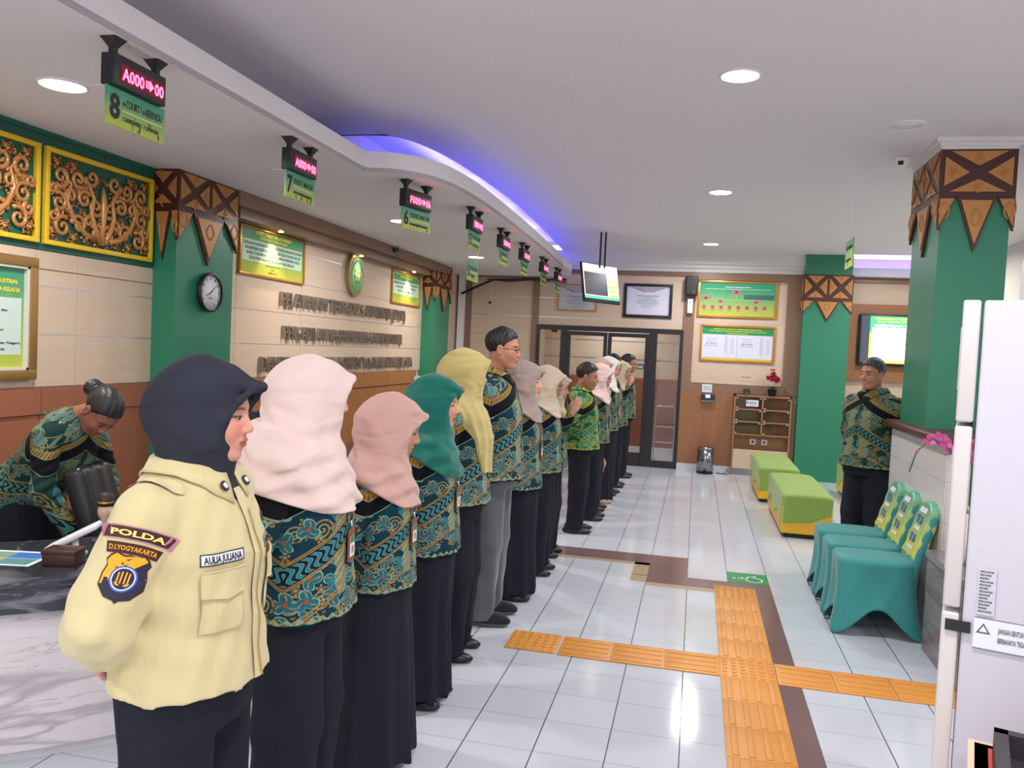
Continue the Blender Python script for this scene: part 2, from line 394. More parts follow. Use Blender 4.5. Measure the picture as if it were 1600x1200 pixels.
# ---------------- pillars with carved caps
def carved_face(m, xf, W, ztop, h, pend, side):
    """one face of a cap in (u,v,n): maroon board with carved infill and hanging points"""
    m.box((-W/2, -h, 0), (W/2, 0, .018), 0, xf)
    # four triangular fields left by a saltire
    b = .028
    def tri(pts, mi=1, d=.026):
        c = Vector((sum(p[0] for p in pts)/len(pts), sum(p[1] for p in pts)/len(pts)))
        q = [((Vector(p)-c)*(1-b/(.33*max(.1, (Vector(p)-c).length)+b))+c) for p in pts]
        m.prism([(p.x, p.y) for p in q], .01, d, mi, xf)
        for k in range(5):       # carved leaves
            a = 2*math.pi*k/5+.6; r = .018+.012*(k % 2); cc = (c.x+r*math.cos(a), c.y+r*math.sin(a), d-.001)
            m.tube([(c.x, c.y, d), cc, (c.x+1.7*r*math.cos(a+.5), c.y+1.7*r*math.sin(a+.5), d)], [.007, .007, .002], 6, 1, xf)
    w2, hh = W/2, h
    n = 2 if side == 'narrow' else 1
    tw = W/n
    for k in range(n):
        a = -w2+k*tw; bb = a+tw; c = (a+bb)/2
        tri([(a, 0), (bb, 0), (c, -hh*.5)]); tri([(a, -hh+.02), (c, -hh*.5), (bb, -hh+.02)]); tri([(a, 0), (c, -hh*.5), (a, -hh+.02)]); tri([(bb, 0), (bb, -hh+.02), (c, -hh*.5)])
    # pendants: half, full, half
    for pts, L in (([(-w2, 0), (-w2/2*1.05, 0), (-w2, -pend*.62)], 0), ([(-w2/2*1.02, 0), (w2/2*1.02, 0), (0, -pend)], 1), ([(w2/2*1.05, 0), (w2, 0), (w2, -pend*.62)], 0)):
        P = [(p[0], p[1]-h) for p in pts]; m.prism(P, 0, .018, 0, xf)
        c = Vector((sum(p[0] for p in P)/3, sum(p[1] for p in P)/3)); q = [(Vector(p)-c)*.80+c for p in P]
        m.prism([(p.x, p.y) for p in q], .012, .027, 1, xf)
        for sg in (-1, 1):
            m.tube([(c.x+sg*(.004+.35*W*.16*abs(math.sin(a))), c.y+.05*W/.6-(.11*a/3.1)*pend/.35, .028) for a in [i*.35 for i in range(10)]], [.004+.003*math.sin(i*.35) for i in range(10)], 6, 1, xf)
CAPM = [MAROON, CARVEB]
def pillar(name, x0, x1, y0, y1, zt, h, pend, faces, zb=0, label=None):
    m = MB(); m.box((x0, y0, zb), (x1, y1, ZC)); o = struct(name, m, GREEN)
    t = thing('pillar_ornament', label, 'carved pillar ornament', ((x0+x1)/2, (y0+y1)/2, zt))
    for fc in faces:
        m = rebase(t, MB())
        if fc == 'front': xf = basis(((x0+x1)/2, y0-.001, zt), (1, 0, 0), (0, 0, 1)); W = x1-x0+.04
        if fc == 'right': xf = basis((x1+.001, (y0+y1)/2, zt), (0, 1, 0), (0, 0, 1)); W = y1-y0+.04
        if fc == 'left': xf = basis((x0-.001, (y0+y1)/2, zt), (0, -1, 0), (0, 0, 1)); W = y1-y0+.04
        m.xf = m.xf; carved_face(m, xf, W, zt, h, pend, 'narrow' if W > .55 else 'wide')
        m.build('carved_board', CAPM, t)
    return t
pillar('wall_pillar_clock', -3.74, -3.54, 4.95, 5.65, ZD, .27, .35, ['front', 'right'], label='carved wooden cap of the green pillar that carries the wall clock')
pillar('wall_pillar_corner', -3.74, -3.54, 10.58, 11.25, ZD-.01, .30, .34, ['front', 'right'], label='carved wooden cap of the green pillar in the far left corner')
pillar('wall_pillar_back', 1.42, 2.04, 12.1, 12.6, 2.92, .36, .30, ['front', 'left'], label='carved wooden cap of the far green pillar beside the glass cabinet')
pillar('wall_column', 1.52, 1.94, 5.93, 6.62, 3.13, .31, .36, ['front', 'left', 'right'], label='carved wooden cap of the near green column on the right')
# cornice around the near column and along the back wall
m = MB()
for k, (e, z) in enumerate(((.02, 3.13), (.035, 3.15), (.06, 3.17))): m.box((1.52-e, 5.93-e, z), (1.94+e, 6.62+e, z+.022 if k < 2 else ZC))
struct('trim_3', m, CORN)
m = MB()
for e, z0, z1 in ((.03, 2.93, 2.985), (.07, 2.985, 3.04), (.12, 3.04, ZC)): m.box((-2.3, 12.29-e, z0), (1.46, 12.35, z1)); 
struct('trim_4', m, CORN)
# ---------------- back wall
m = MB(); Yb = 12.29
m.box((-3.95, Yb+.02, 0), (-2.44, Yb+.2, ZC)); m.box((-2.44, Yb+.02, 2.06), (-.22, Yb+.2, ZC)); m.box((-.22, Yb+.02, 0), (1.45, Yb+.2, ZC)); m.box((2.0, Yb+.22, 0), (7.5, Yb+.4, ZC))
struct('wall_back', m, BEIGE)
m = MB(); g = .006
for z0, z1 in zip([1.30, 1.60, 1.90, 2.195, 2.485], [1.60, 1.90, 2.195, 2.485, 2.78]):
    m.box((-3.5, Yb, z0+g), (-2.53, Yb+.03, z1-g)); m.box((-.08, Yb, z0+g), (1.21, Yb+.03, z1-g))
for z0, z1 in zip([2.07, 2.195, 2.485], [2.195, 2.485, 2.88]): m.box((-2.42, Yb, z0+g), (-.24, Yb+.03, z1-g))
struct('wall_panels_back', m, BEIGE)
m = MB()
for z in (1.60, 1.90, 2.195, 2.485): m.box((-3.5, Yb+.004, z-.008), (-2.53, Yb+.028, z+.008)); m.box((-.08, Yb+.004, z-.008), (1.21, Yb+.028, z+.008))
for z in (2.195, 2.485): m.box((-2.42, Yb+.004, z-.008), (-.24, Yb+.028, z+.008))
struct('trim_5', m, SILVER)
m = MB()
for a in ((-3.6, -3.5, 0, 2.78), (-2.53, -2.42, 0, 2.78), (-3.6, -2.42, 2.78, 2.86), (-.24, -.08, 1.30, 2.86), (-.08, 1.21, 2.82, 2.86), (1.21, 1.42, 1.30, 2.86), (-.24, 1.42, 1.18, 1.30), (-2.6, 1.42, 2.86, 2.93)):
    m.box((a[0], Yb-.02, a[2]), (a[1], Yb+.03, a[3]))
struct('trim_6', m, WOODG)
m = MB(); m.box((-.22, Yb-.02, .1), (.54, Yb+.03, 1.18)); m.box((-3.6, Yb-.005, .1), (-2.5, Yb+.03, 1.28)); struct('wall_plinth_back', m, WOOD)
m = MB(); m.box((-.22, Yb-.03, 0), (1.42, Yb+.02, .1)); m.box((2.0, 12.48, 0), (7.4, 12.6, .1)); struct('baseboard_back', m, mat('white_tile', C(214, 216, 226), .2))
# right-hand bay with the television panel
m = MB(); m.box((1.98, 12.44, 1.46), (4.4, 12.52, 2.55), 0); m.box((2.0, 12.46, .1), (2.1, 12.53, 1.46), 0); m.box((2.0, 12.47, .1), (5, 12.53, 1.1), 0); m.box((2.0, 12.46, 1.1), (5, 12.53, 1.2), 0)
m.box((2.0, 12.46, 2.86), (6, 12.53, 2.95), 1)
struct('wall_panels_right', m, [WOOD, WOODG])
m = MB(); m.box((3.6, 6.5, 0), (3.75, 12.6, ZC)); m.box((3.6, -3.2, 0), (3.75, 1.0, ZC)); m.box((3.6, 1.0, 2.4), (3.75, 6.5, ZC)); m.box((3.6,1.0,0),(3.75,6.5,.9)); struct('wall_right', m, mat('cream_wall', C(222, 214, 204), .7))
# blue cove on the far right
m = MB(); m.box((2.0, 12.0, ZC), (7.5, 12.02, ZC+.2)); m.box((2.0, 12.0, ZC+.18), (7.5, 12.7, ZC+.2)); struct('ceiling_cove', m, CEIL)
m = MB(); m.box((2.0, 12.3, 2.93), (7.4, 12.5, 3.05)); struct('trim_8', m, CORN)
t = thing('led_strip', 'blue LED strip glowing in the straight cove above the far right wall', 'light strip', (2.9, 12.3, 3.1))
m = MB(); m.box((-.8, .06, -.04), (1.4, .10, -.02)); m.build('led_tube', BLUE, t)
for xx in (2.5, 3.3):
    l = bpy.data.lights.new('cove_light', 'AREA'); l.shape = 'RECTANGLE'; l.size = .9; l.size_y = .1; l.energy = 14; l.color = (.18, .16, 1)
    l.energy = 7
    o = bpy.data.objects.new('cove_light', l); o.location = (xx, 12.4, 3.07); o.rotation_euler = (math.radians(180), 0, 0); COL.objects.link(o)
# ---------------- glazed doors, and the lobby behind them
m = MB()
def fr(a0, a1, z0, z1, d0=-.03, d1=.05): m.box((a0, Yb+d0, z0), (a1, Yb+d1, z1))
fr(-2.44, -.22, 2.0, 2.07); fr(-2.44, -2.39, 0, 2.0); fr(-.27, -.22, 0, 2.0); fr(-2.06, -1.96, 0, 2.0); fr(-.72, -.60, 0, 2.0); fr(-2.39, -2.06, 0, .1); fr(-.60, -.27, 0, .1)
struct('door_1', m, DARKM)
for k, (a, b) in enumerate(((-1.96, -1.345), (-1.335, -.72))):
    t = thing('glazed_door', ['left glazed door leaf in a dark metal frame, mostly hidden by the staff', 'right glazed door leaf with the black staff notice on its glass'][k], 'door', ((a+b)/2, Yb, 0), group='glazed double door')
    m = rebase(t, MB())
    m.box((a, Yb-.02, 0), (a+.055, Yb+.02, 1.99)); m.box((b-.055, Yb-.02, 0), (b, Yb+.02, 1.99)); m.box((a+.05, Yb-.02, 1.93), (b-.05, Yb+.02, 1.99)); m.box((a+.05, Yb-.02, 0), (b-.05, Yb+.02, .2)); m.build('door_frame', DARKM, t)
    m = rebase(t, MB()); m.box((a+.05, Yb-.003, .2), (b-.05, Yb+.003, 1.93)); m.build('glass_pane', GLASS, t)
    m = rebase(t, MB()); hx = b-.03 if k == 0 else a+.03; m.tube([(hx, Yb-.02, .95), (hx, Yb-.07, .97), (hx, Yb-.07, 1.15), (hx, Yb-.02, 1.17)], .009); m.build('handle', SILVER, t)
for k, (a, b) in enumerate(((-2.39, -2.06), (-.60, -.27))):
    m = MB(); m.box((a, Yb-.003, .1), (b, Yb+.003, 2.0)); struct('window_%d' % (k+1), m, GLASS)
t = thing('door_notice', 'black notice with white capital letters on the right glass door', 'sign', (-.94, Yb-.03, 1.5))
m = MB(); m.box((-.16, 0, -.045), (.16, .006, .045)); m.build('notice_plate', BLACK, t)
m = MB(xf=basis((0, -.001, 0), (1, 0, 0), (0, 0, 1))); m.text('KHUSUS PETUGAS', 0, -.02, .29, .04, center=True, bold=.02); m.box((-.155, -.04, 0), (.155, -.037, .001)); m.box((-.155, .037, 0), (.155, .04, .001)); m.build('lettering', WINK, t)
m = MB(); m.box((-2.6, 13.9, 1.28), (0, 14, 3.0), 0); m.box((-2.6, 13.88, .12), (0, 14, 1.28), 1); m.box((-2.6, 13.85, 0), (0, 14, .12), 2)
for z in (1.6, 1.9): m.box((-2.6, 13.89, z-.008), (0, 13.91, z+.008), 3)
m.box((-2.5, 13.9, 2), (-2.4, 13.95, 2.1), 0); m.box((-2.7, Yb+.2, 0), (-2.6, 14, 3), 0); m.box((0, Yb+.2, 0), (.1, 14, 3), 0); m.box((-2.7, Yb+.2, 2.6), (.1, 14, 2.7), 4)
struct('wall_lobby', m, [BEIGE, WOODR, CORN, SILVER, CEIL])
lamp_light(-1.3, 13.2, 2.55, 16)
t = thing('metal_frame_stand', 'thin metal frame stand seen through the right-hand glass pane', 'stand', (-.45, 13.0, 0))
m = MB(); m.tube([(-.16, 0, 0), (-.15, 0, .8), (-.12, 0, .88), (.12, 0, .88), (.15, 0, .8), (.16, 0, 0)], .012); m.build('stand_frame', SILVER, t)
m = MB(); m.box((-.15, -.01, .3), (.15, .01, .32)); m.box((-.15, -.01, .55), (.15, .01, .57)); m.build('cross_bar', SILVER, t)
# corner pipe and cable bundle
m = MB(); m.box((-3.70, 12.2, 0), (-3.60, 12.29, 2.8)); struct('trim_7', m, WHITE)
# ---------------- downlights
def downlight(x, y, z, label, on=True, r=.10, power=LAMP_W):
    t = thing('downlight', label, 'ceiling light', (x, y, z), group='round ceiling downlights')
    m = MB(); m.lathe([(r+.012, 0), (r+.012, -.006), (r, -.009), (r-.004, -.004)], 32, cap=False); m.build('trim_ring', WHITE, t)
    m = MB(); m.lathe([(r-.002, -.001), (r-.002, -.0045)], 32); m.build('diffuser', LIT if on else WHITE, t)
    if on: lamp_light(x, y, z-.02, power, r*1.8)
downlight(.14, 4.56, ZC, 'largest lit round downlight in the main ceiling, nearest the viewer'); downlight(.12, 7.71, ZC, 'middle lit round downlight of the main ceiling row'); downlight(.09, 11.2, ZC, 'farthest small lit downlight of the main ceiling row')
downlight(1.2, 5.57, ZC, 'unlit round downlight in the ceiling near the green column', False, .10)
downlight(-2.93, 3.23, ZD, 'lit round downlight in the low ceiling left of the counter sign 8', power=LAMP_W*.8); downlight(-2.71, 7.05, ZD, 'lit round downlight in the low ceiling behind the counter sign 6', power=LAMP_W*.8); downlight(-2.76, 9.8, ZD, 'small far lit downlight behind the lower hanging sign 5', power=LAMP_W*.8)
for i, (x, y) in enumerate(((.13, 1.1), (2.6, 2.0), (2.6, 8.5), (2.6, 11), (-.1, -1.6), (2.6, -1.2))): lamp_light(x, y, ZC-.012, LAMP_W)
for y in (.2, -2): lamp_light(-2.9, y, ZD-.012, LAMP_W)

t = thing('ceiling_sensor', 'small white sensor with a dark eye on the ceiling beside the right column', 'sensor', (1.36, 6.42, ZC)); m = MB(); m.box((-.05, -.035, -.03), (.05, .035, 0), bev=.008); m.build('housing', WHITE, t); m = MB(); m.lathe([(.006, -.055), (.018, -.05), (.02, -.03)], 14); m.build('sensor_eye', BLACK, t)
# ============================================================ SURFACES FROM DISTANCE FIELDS
f32 = np.float32
def smin(a, b, k=.02):
    h = np.clip(.5+.5*(b-a)/k, 0, 1); return b*(1-h)+a*h-k*h*(1-h)
def smax(a, b, k=.02): return -smin(-a, -b, k)
def ell(P, c, r):
    r = np.array(r, f32); q = (P-np.array(c, f32))/r; k0 = np.sqrt((q*q).sum(-1)); k1 = np.sqrt(((q/r)**2).sum(-1))+1e-6
    return k0*(k0-1)/k1
def cap(P, a, b, ra, rb=None):
    rb = ra if rb is None else rb; a = np.array(a, f32); b = np.array(b, f32); ab = b-a
    t = np.clip(((P-a)@ab)/max(float(ab@ab), 1e-9), 0, 1); d = P-a-t[..., None]*ab
    return np.sqrt((d*d).sum(-1))-(ra+(rb-ra)*t)
def chain(P, pts, rs, k=.02):
    d = None
    for i in range(len(pts)-1):
        e = cap(P, pts[i], pts[i+1], rs[i], rs[i+1]); d = e if d is None else smin(d, e, k)
    return d
def stack(P, rows, zlo=None, zhi=None):
    """rows (z, cx, rx, ry[, cy]) from bottom up; elliptical sections"""
    R = np.array(sorted([tuple(r)+(0,)*(5-len(r)) for r in rows]), f32); z = P[..., 2]
    cx, rx, ry, cy = [np.interp(z, R[:, 0], R[:, k]) for k in (1, 2, 3, 4)]
    q = np.sqrt(((P[..., 0]-cx)/rx)**2+((P[..., 1]-cy)/ry)**2)
    d = (q-1)*np.minimum(rx, ry)
    a = R[0, 0] if zlo is None else zlo; b = R[-1, 0] if zhi is None else zhi
    return np.maximum(d, np.maximum(a-z, z-b)).astype(f32)
def mesh_sdf(fn, lo, hi, h):
    ax = [np.arange(lo[i], hi[i]+h, h, dtype=f32) for i in range(3)]
    P = np.stack(np.meshgrid(*ax, indexing='ij'), -1); D = fn(P).astype(f32)
    s = D < 0; nx, ny, nz = D.shape
    corners = [(i, j, k) for i in (0, 1) for j in (0, 1) for k in (0, 1)]
    cnt = sum(s[i:nx-1+i, j:ny-1+j, k:nz-1+k].astype(np.int8) for i, j, k in corners)
    cell = (cnt > 0) & (cnt < 8); idx = -np.ones(cell.shape, np.int64); I = np.argwhere(cell); idx[cell] = np.arange(len(I))
    acc = np.zeros((len(I), 3)); wsum = np.zeros(len(I))
    for a in range(8):
        for ax_ in range(3):
            c0 = corners[a]
            if c0[ax_]: continue
            c1 = list(c0); c1[ax_] = 1
            d0 = D[I[:, 0]+c0[0], I[:, 1]+c0[1], I[:, 2]+c0[2]]; d1 = D[I[:, 0]+c1[0], I[:, 1]+c1[1], I[:, 2]+c1[2]]
            mk = (d0 < 0) != (d1 < 0); t = np.where(mk, d0/(d0-d1+1e-12), 0)
            p = np.tile(np.array(c0, float), (len(I), 1)); p[:, ax_] += t
            acc[mk] += p[mk]; wsum[mk] += 1
    V = (acc/np.maximum(wsum, 1)[:, None]+I)*h+np.array(lo)
    quads = []
    for ax_ in range(3):
        o = [1, 1, 1]; o[ax_] = 0; sl0 = [slice(1, n-1) for n in D.shape]; sl0[ax_] = slice(0, D.shape[ax_]-1)
        sl1 = list(sl0); sl1[ax_] = slice(1, D.shape[ax_])
        a = s[tuple(sl0)]; b = s[tuple(sl1)]; E = np.argwhere(a != b)
        if not len(E): continue
        flip = a[a != b]
        base = E.copy()
        for q in range(3):
            if q != ax_: base[:, q] += 1
        u, v = [q for q in range(3) if q != ax_]
        def id_(du, dv):
            c = base.copy(); c[:, u] -= du; c[:, v] -= dv; return idx[c[:, 0], c[:, 1], c[:, 2]]
        Q = np.stack([id_(1, 1), id_(0, 1), id_(0, 0), id_(1, 0)], 1)
        rev = flip if ax_ != 1 else ~flip
        Q[~rev] = Q[~rev][:, ::-1]; quads.append(Q)
    return V, (np.concatenate(quads) if quads else np.zeros((0, 4), int))
def np_mesh(name, V, Q, mats, parent=None, attrs=None, smooth=True, mi=None):
    me = bpy.data.meshes.new(name); n, q = len(V), len(Q)
    me.vertices.add(n); me.vertices.foreach_set('co', V.astype(f32).ravel()); me.loops.add(4*q); me.loops.foreach_set('vertex_index', Q.astype(np.int32).ravel())
    me.polygons.add(q); me.polygons.foreach_set('loop_start', np.arange(0, 4*q, 4, dtype=np.int32))
    for mt in (mats if isinstance(mats, (list, tuple)) else [mats]): me.materials.append(mt)
    me.polygons.foreach_set('use_smooth', np.ones(q, bool))
    if mi is not None: me.polygons.foreach_set('material_index', mi.astype(np.int32))
    for k, (kind, arr) in (attrs or {}).items():
        at = me.attributes.new(k, kind, 'POINT'); at.data.foreach_set('vector' if kind == 'FLOAT_VECTOR' else 'color', arr.astype(f32).ravel())
    me.update(calc_edges=True); me.validate(); o = bpy.data.objects.new(name, me); COL.objects.link(o)
    if parent is not None: o.parent = parent
    return o
def rot(ax, a):
    c, s = math.cos(a), math.sin(a)
    return np.array({'x': [[1, 0, 0], [0, c, -s], [0, s, c]], 'y': [[c, 0, s], [0, 1, 0], [-s, 0, c]], 'z': [[c, -s, 0], [s, c, 0], [0, 0, 1]]}[ax], f32)

# ------------------------------------------------------------ materials for people
def skin_b(t, b):
    c = t.node('ShaderNodeAttribute', attribute_name='tint').outputs['Color']; n = t.noise(t.coord(), 60, 3)
    mx = t.node('ShaderNodeMix', data_type='RGBA', blend_type='MULTIPLY'); mx.inputs[0].default_value = .10
    t.l.new(c, mx.inputs[6]); t.put(mx.inputs[7], t.mix(n, (.5, .4, .36), (1, 1, 1))); t.l.new(mx.outputs[2], b.inputs['Base Color'])
    b.inputs['Subsurface Weight'].default_value = .12; b.inputs['Subsurface Radius'].default_value = (.012, .005, .003); b.inputs['Subsurface Scale'].default_value = 1
SKIN = mat('skin', (.6, .4, .3), .48, spec=.4, build=skin_b)
def batik(name, base, base2, gold, cyan, pale, brt=1.0):
    """printed cloth: chevron bands, stars, scrolls, petals and a scalloped hem, drawn in the garment's own (around, height) coordinates"""
    def bld(t, b):
        s, z, hz = t.xyz(t.attr('pat')); co = t.vec(s, z, 0)
        wob = (t.noise(co, 14, 2)-.5)*.018
        col = t.mix(t.noise(co, 7, 3), base, base2)
        blackc = C(16, 16, 22)
        # mirrored repeat across the body
        sm = (s+.23).pp(.23); tt = z+wob-sm*.62
        def lay(msk, c):
            nonlocal col; col = t.mix(msk, col, c)
        tm = z-sm*.62
        # big scroll cells
        def cells(scale, seed, rnd=.55):
            vn = t.node('ShaderNodeTexVoronoi', voronoi_dimensions='2D'); vn.inputs['Scale'].default_value = scale; vn.inputs['Randomness'].default_value = rnd
            pv = t.vec(s+seed, z+seed*.7, 0); t.put(vn.inputs['Vector'], pv)
            px, py, _ = t.xyz(vn.outputs['Position']); cr_, cg, cb = t.xyz(vn.outputs['Color'])
            return (s+seed)-px/1.0, (z+seed*.7)-py/1.0, cr_, cg
        # stars
        dx, dy, r1, g1 = cells(19, 0.0, .8); ang = dy.atan2(dx)+r1*6; rad = (dx*dx+dy*dy).sqrt()
        st = rad/(1.0+.42*(ang*5).sin()); star = st.lt(.0115)*st.gt(.0074); lay(star*r1.gt(.35), gold); lay(st.lt(.004)*r1.gt(.35), pale)
        # gold scrolls
        dx, dy, r2, g2 = cells(12.5, .31, .75); ang = dy.atan2(dx)+r2*6.28; rad = (dx*dx+dy*dy).sqrt()
        sp = (rad*72-ang/6.2832+4).frac(); wsc = sp.lt(.44)*rad.lt(.034+.005*(ang*9).sin()); edge = sp.band(.32, .44)*rad.lt(.034)
        isgold = r2.gt(.45)
        lay(wsc*isgold, t.mix(t.noise(co, 60, 2), gold, tuple(c*.45 for c in gold))); lay(edge*isgold, pale)
        # petals / feathers in cyan
        dx3, dy3, r3, g3 = cells(14.5, .77, .75); ang = dy3.atan2(dx3)+r3*6.28; rad = (dx3*dx3+dy3*dy3).sqrt()
        pt = rad/(.45+.55*(ang*1.5+rad*30).sin().abs()); fl = pt.lt(.037)*r3.gt(.40); lay(fl, t.mix(t.noise(co, 40, 2), cyan, tuple(c*.35 for c in cyan)))
        lay(pt.band(.0325, .037)*r3.gt(.40), pale); lay(((ang*1.5+rad*30).cos().abs().lt(.14))*rad.band(.009, .028)*r3.gt(.40), gold); lay(rad.lt(.007)*r3.gt(.40), C(150, 84, 40))
        # central leafy panel of long feathers near the front edge
        fs = (s.abs()-.055).abs(); fea = fs.lt(.035+.014*(z*90).sin())*z.lt(1.22)*z.gt(.88)
        lay(fea*((z*220+s*160).sin().gt(.1)), pale); lay(fea*((z*220+s*160).sin().lt(-.55)), gold); lay(fea*(fs.gt(.030)), cyan)
        # chevron bands
        def chev(c, wd, colr, tt=tm): lay(tt.near(c, wd), colr)
        for c0 in (1.165, ):
            chev(c0, .038, blackc); chev(c0+.040, .013, t.mix((sm*620).sin().gt(0), gold, tuple(c*.35 for c in gold))); chev(c0+.054, .0022, gold); chev(c0+.026, .0016, pale); chev(c0-.040, .0018, pale)
        c0 = .945; chev(c0, .034, tuple(c*.6 for c in base)); chev(c0+.034, .002, gold); chev(c0+.041, .002, gold); chev(c0-.034, .002, gold); chev(c0-.041, .002, gold)
        wv = (sm*260+tm*90+2.2*(tm*130).sin()).sin(); lay(tm.near(c0, .028)*(wv.gt(.1)), cyan); lay(tm.near(c0, .028)*(wv.near(.1, .22)), pale)
        chev(.79, .0022, gold); chev(.80, .0022, gold)
        # small square key pattern on the shoulder
        lay(tm.near(1.262, .018)*((sm*170).sin().gt(.35)), t.mix(.5, cyan, pale)); chev(1.285, .002, gold); chev(1.24, .002, gold)
        # hem
        hem = hz.lt(.020+.006*(s*210).sin())*hz.gt(.009+.004*(s*150).sin()); lay(hem, pale); lay(hem*((s*260).sin().gt(.6)), gold); lay(hz.lt(.007), tuple(c*.5 for c in base))
        t.put(b.inputs['Base Color'], col)
        f = t.noise(t.mapping(t.coord(), scale=(1, 1, .5)), 9, 3); t.put(b.inputs['Normal'], t.bump(f, .3, .014))
    return mat(name, base, .85, spec=.15, sheen=.03, build=bld)
BATIK = batik('batik_teal', C(12, 50, 66), C(16, 62, 76), C(172, 130, 56), C(44, 124, 142), C(132, 164, 142))
BATIKG = batik('batik_green', C(14, 74, 54), C(20, 96, 60), C(176, 156, 50), C(50, 168, 140), C(140, 172, 76))
BATIKO = batik('batik_olive', C(12, 44, 50), C(34, 62, 50), C(150, 128, 66), C(50, 116, 124), C(120, 140, 112))
BLK = cloth('black_trousers', C(34, 36, 46), .12, sheen=0, bump=.5, scale=7); GREYT = cloth('grey_trousers', C(92, 96, 102), .12, bump=.4, scale=7)
YEL = cloth('uniform_yellow', C(210, 198, 150), .03, .75, bump=.8, scale=11)
SHOE = mat('black_shoe', C(28, 28, 34), .35); SOLE = mat('grey_sole', C(92, 92, 92), .6); BEISHOE = mat('beige_shoe', C(186, 156, 130), .5)
HAIR = mat('black_hair', C(26, 25, 28), .45, build=lambda t, b: t.put(b.inputs['Normal'], t.bump(t.noise(t.mapping(t.coord(), scale=(1, 1, .15)), 160, 3), .6, .004)))
HAIRG = mat('greying_hair', C(62, 62, 68), .5, build=lambda t, b: t.put(b.inputs['Normal'], t.bump(t.noise(t.coord(), 220, 3), .7, .004)))
EYEW = mat('eye_white', C(225, 220, 215), .2); IRIS = mat('iris', C(30, 20, 16), .1)
FRAMEG = mat('spectacle_frame', C(40, 34, 32), .3, .4); STRAP = cloth('lanyard_brown', C(122, 84, 66), .08, .6); HOLD = mat('badge_leather', C(128, 76, 56), .5)
def plain(n, c):
    def bld(t, b):
        v = t.coord(); f = t.noise(t.mapping(v, scale=(1.2, 2.5, 5), rot=(0, .75, 0)), 2.4, 1, .4, .8); g = t.noise(t.mapping(v, scale=(3, 2, 1), rot=(0, .5, 0)), 3, 1); fine = t.noise(v, 700, 1)
        t.put(b.inputs['Base Color'], t.mix(fine, tuple(x*.95 for x in c), tuple(min(1, x*1.04) for x in c))); t.put(b.inputs['Normal'], t.bump(f+g*.6, .30 if n == 'black' else .75, .035))
    return mat('hijab_'+n, c, .85, spec=.2, sheen=0 if n == 'black' else .25, build=bld)

# ------------------------------------------------------------ head
def head_sdf(P, male=False, smile=False):
    Pm = P.copy(); Pm[..., 1] = np.abs(Pm[..., 1]); g = 1.04 if male else 1.0; Pm = Pm/g
    d = ell(Pm, (-.012, 0, .035), (.094, .074, .082))
    d = smin(d, ell(Pm, (.022, 0, -.026), (.064, .060, .082)), .03)
    d = smin(d, cap(Pm, (-.005, .052, -.045), (.05, .022, -.090), .02, .017), .035)            # jaw line
    d = smin(d, ell(Pm, (.060, 0, -.094), (.024, .024, .018)), .018)                            # chin
    d = smin(d, ell(Pm, (.052, .034, -.030), (.030, .028, .030)), .025)                        # cheek
    d = smin(d, cap(Pm, (.074, .004, .024), (.068, .036, .022), .012, .010), .016)              # brow ridge
    d = smax(d, -ell(Pm, (.096, .031, .004), (.019, .019, .012)), .012)                         # eye socket
    d = smin(d, ell(Pm, (.0725, .031, .002), (.0135, .0165, .0098)), .004)                      # lids
    d = smin(d, cap(Pm, (.078, 0, .010), (.098, 0, -.026), .008, .0115), .010)                  # nose
    d = smin(d, ell(Pm, (.090, .012, -.032), (.011, .0085, .0075)), .006)
    d = smin(d, ell(Pm, (.074, 0, -.060), (.017, .027, .020)), .014)                            # muzzle
    wm = .029 if smile else .023
    d = smin(d, ell(Pm, (.087, 0, -.0565), (.0085, wm, .0052)), .004); d = smin(d, ell(Pm, (.085, 0, -.0665), (.0095, wm-.004, .0062)), .004)
    d = smax(d, -ell(Pm, (.097, 0, -.0612), (.012, wm, .0013 if not smile else .003)), .002)
    ear = ell(Pm, (-.006, .077, -.006), (.019, .009, .032)); ear = smax(ear, -ell(Pm, (-.002, .087, -.004), (.010, .006, .020)), .006); d = smin(d, ear, .008)
    d = smin(d, chain(Pm, [(-.022, 0, -.05), (-.034, 0, -.13), (-.04, 0, -.20)], [.054, .052, .062], .02), .02)
    return d*g
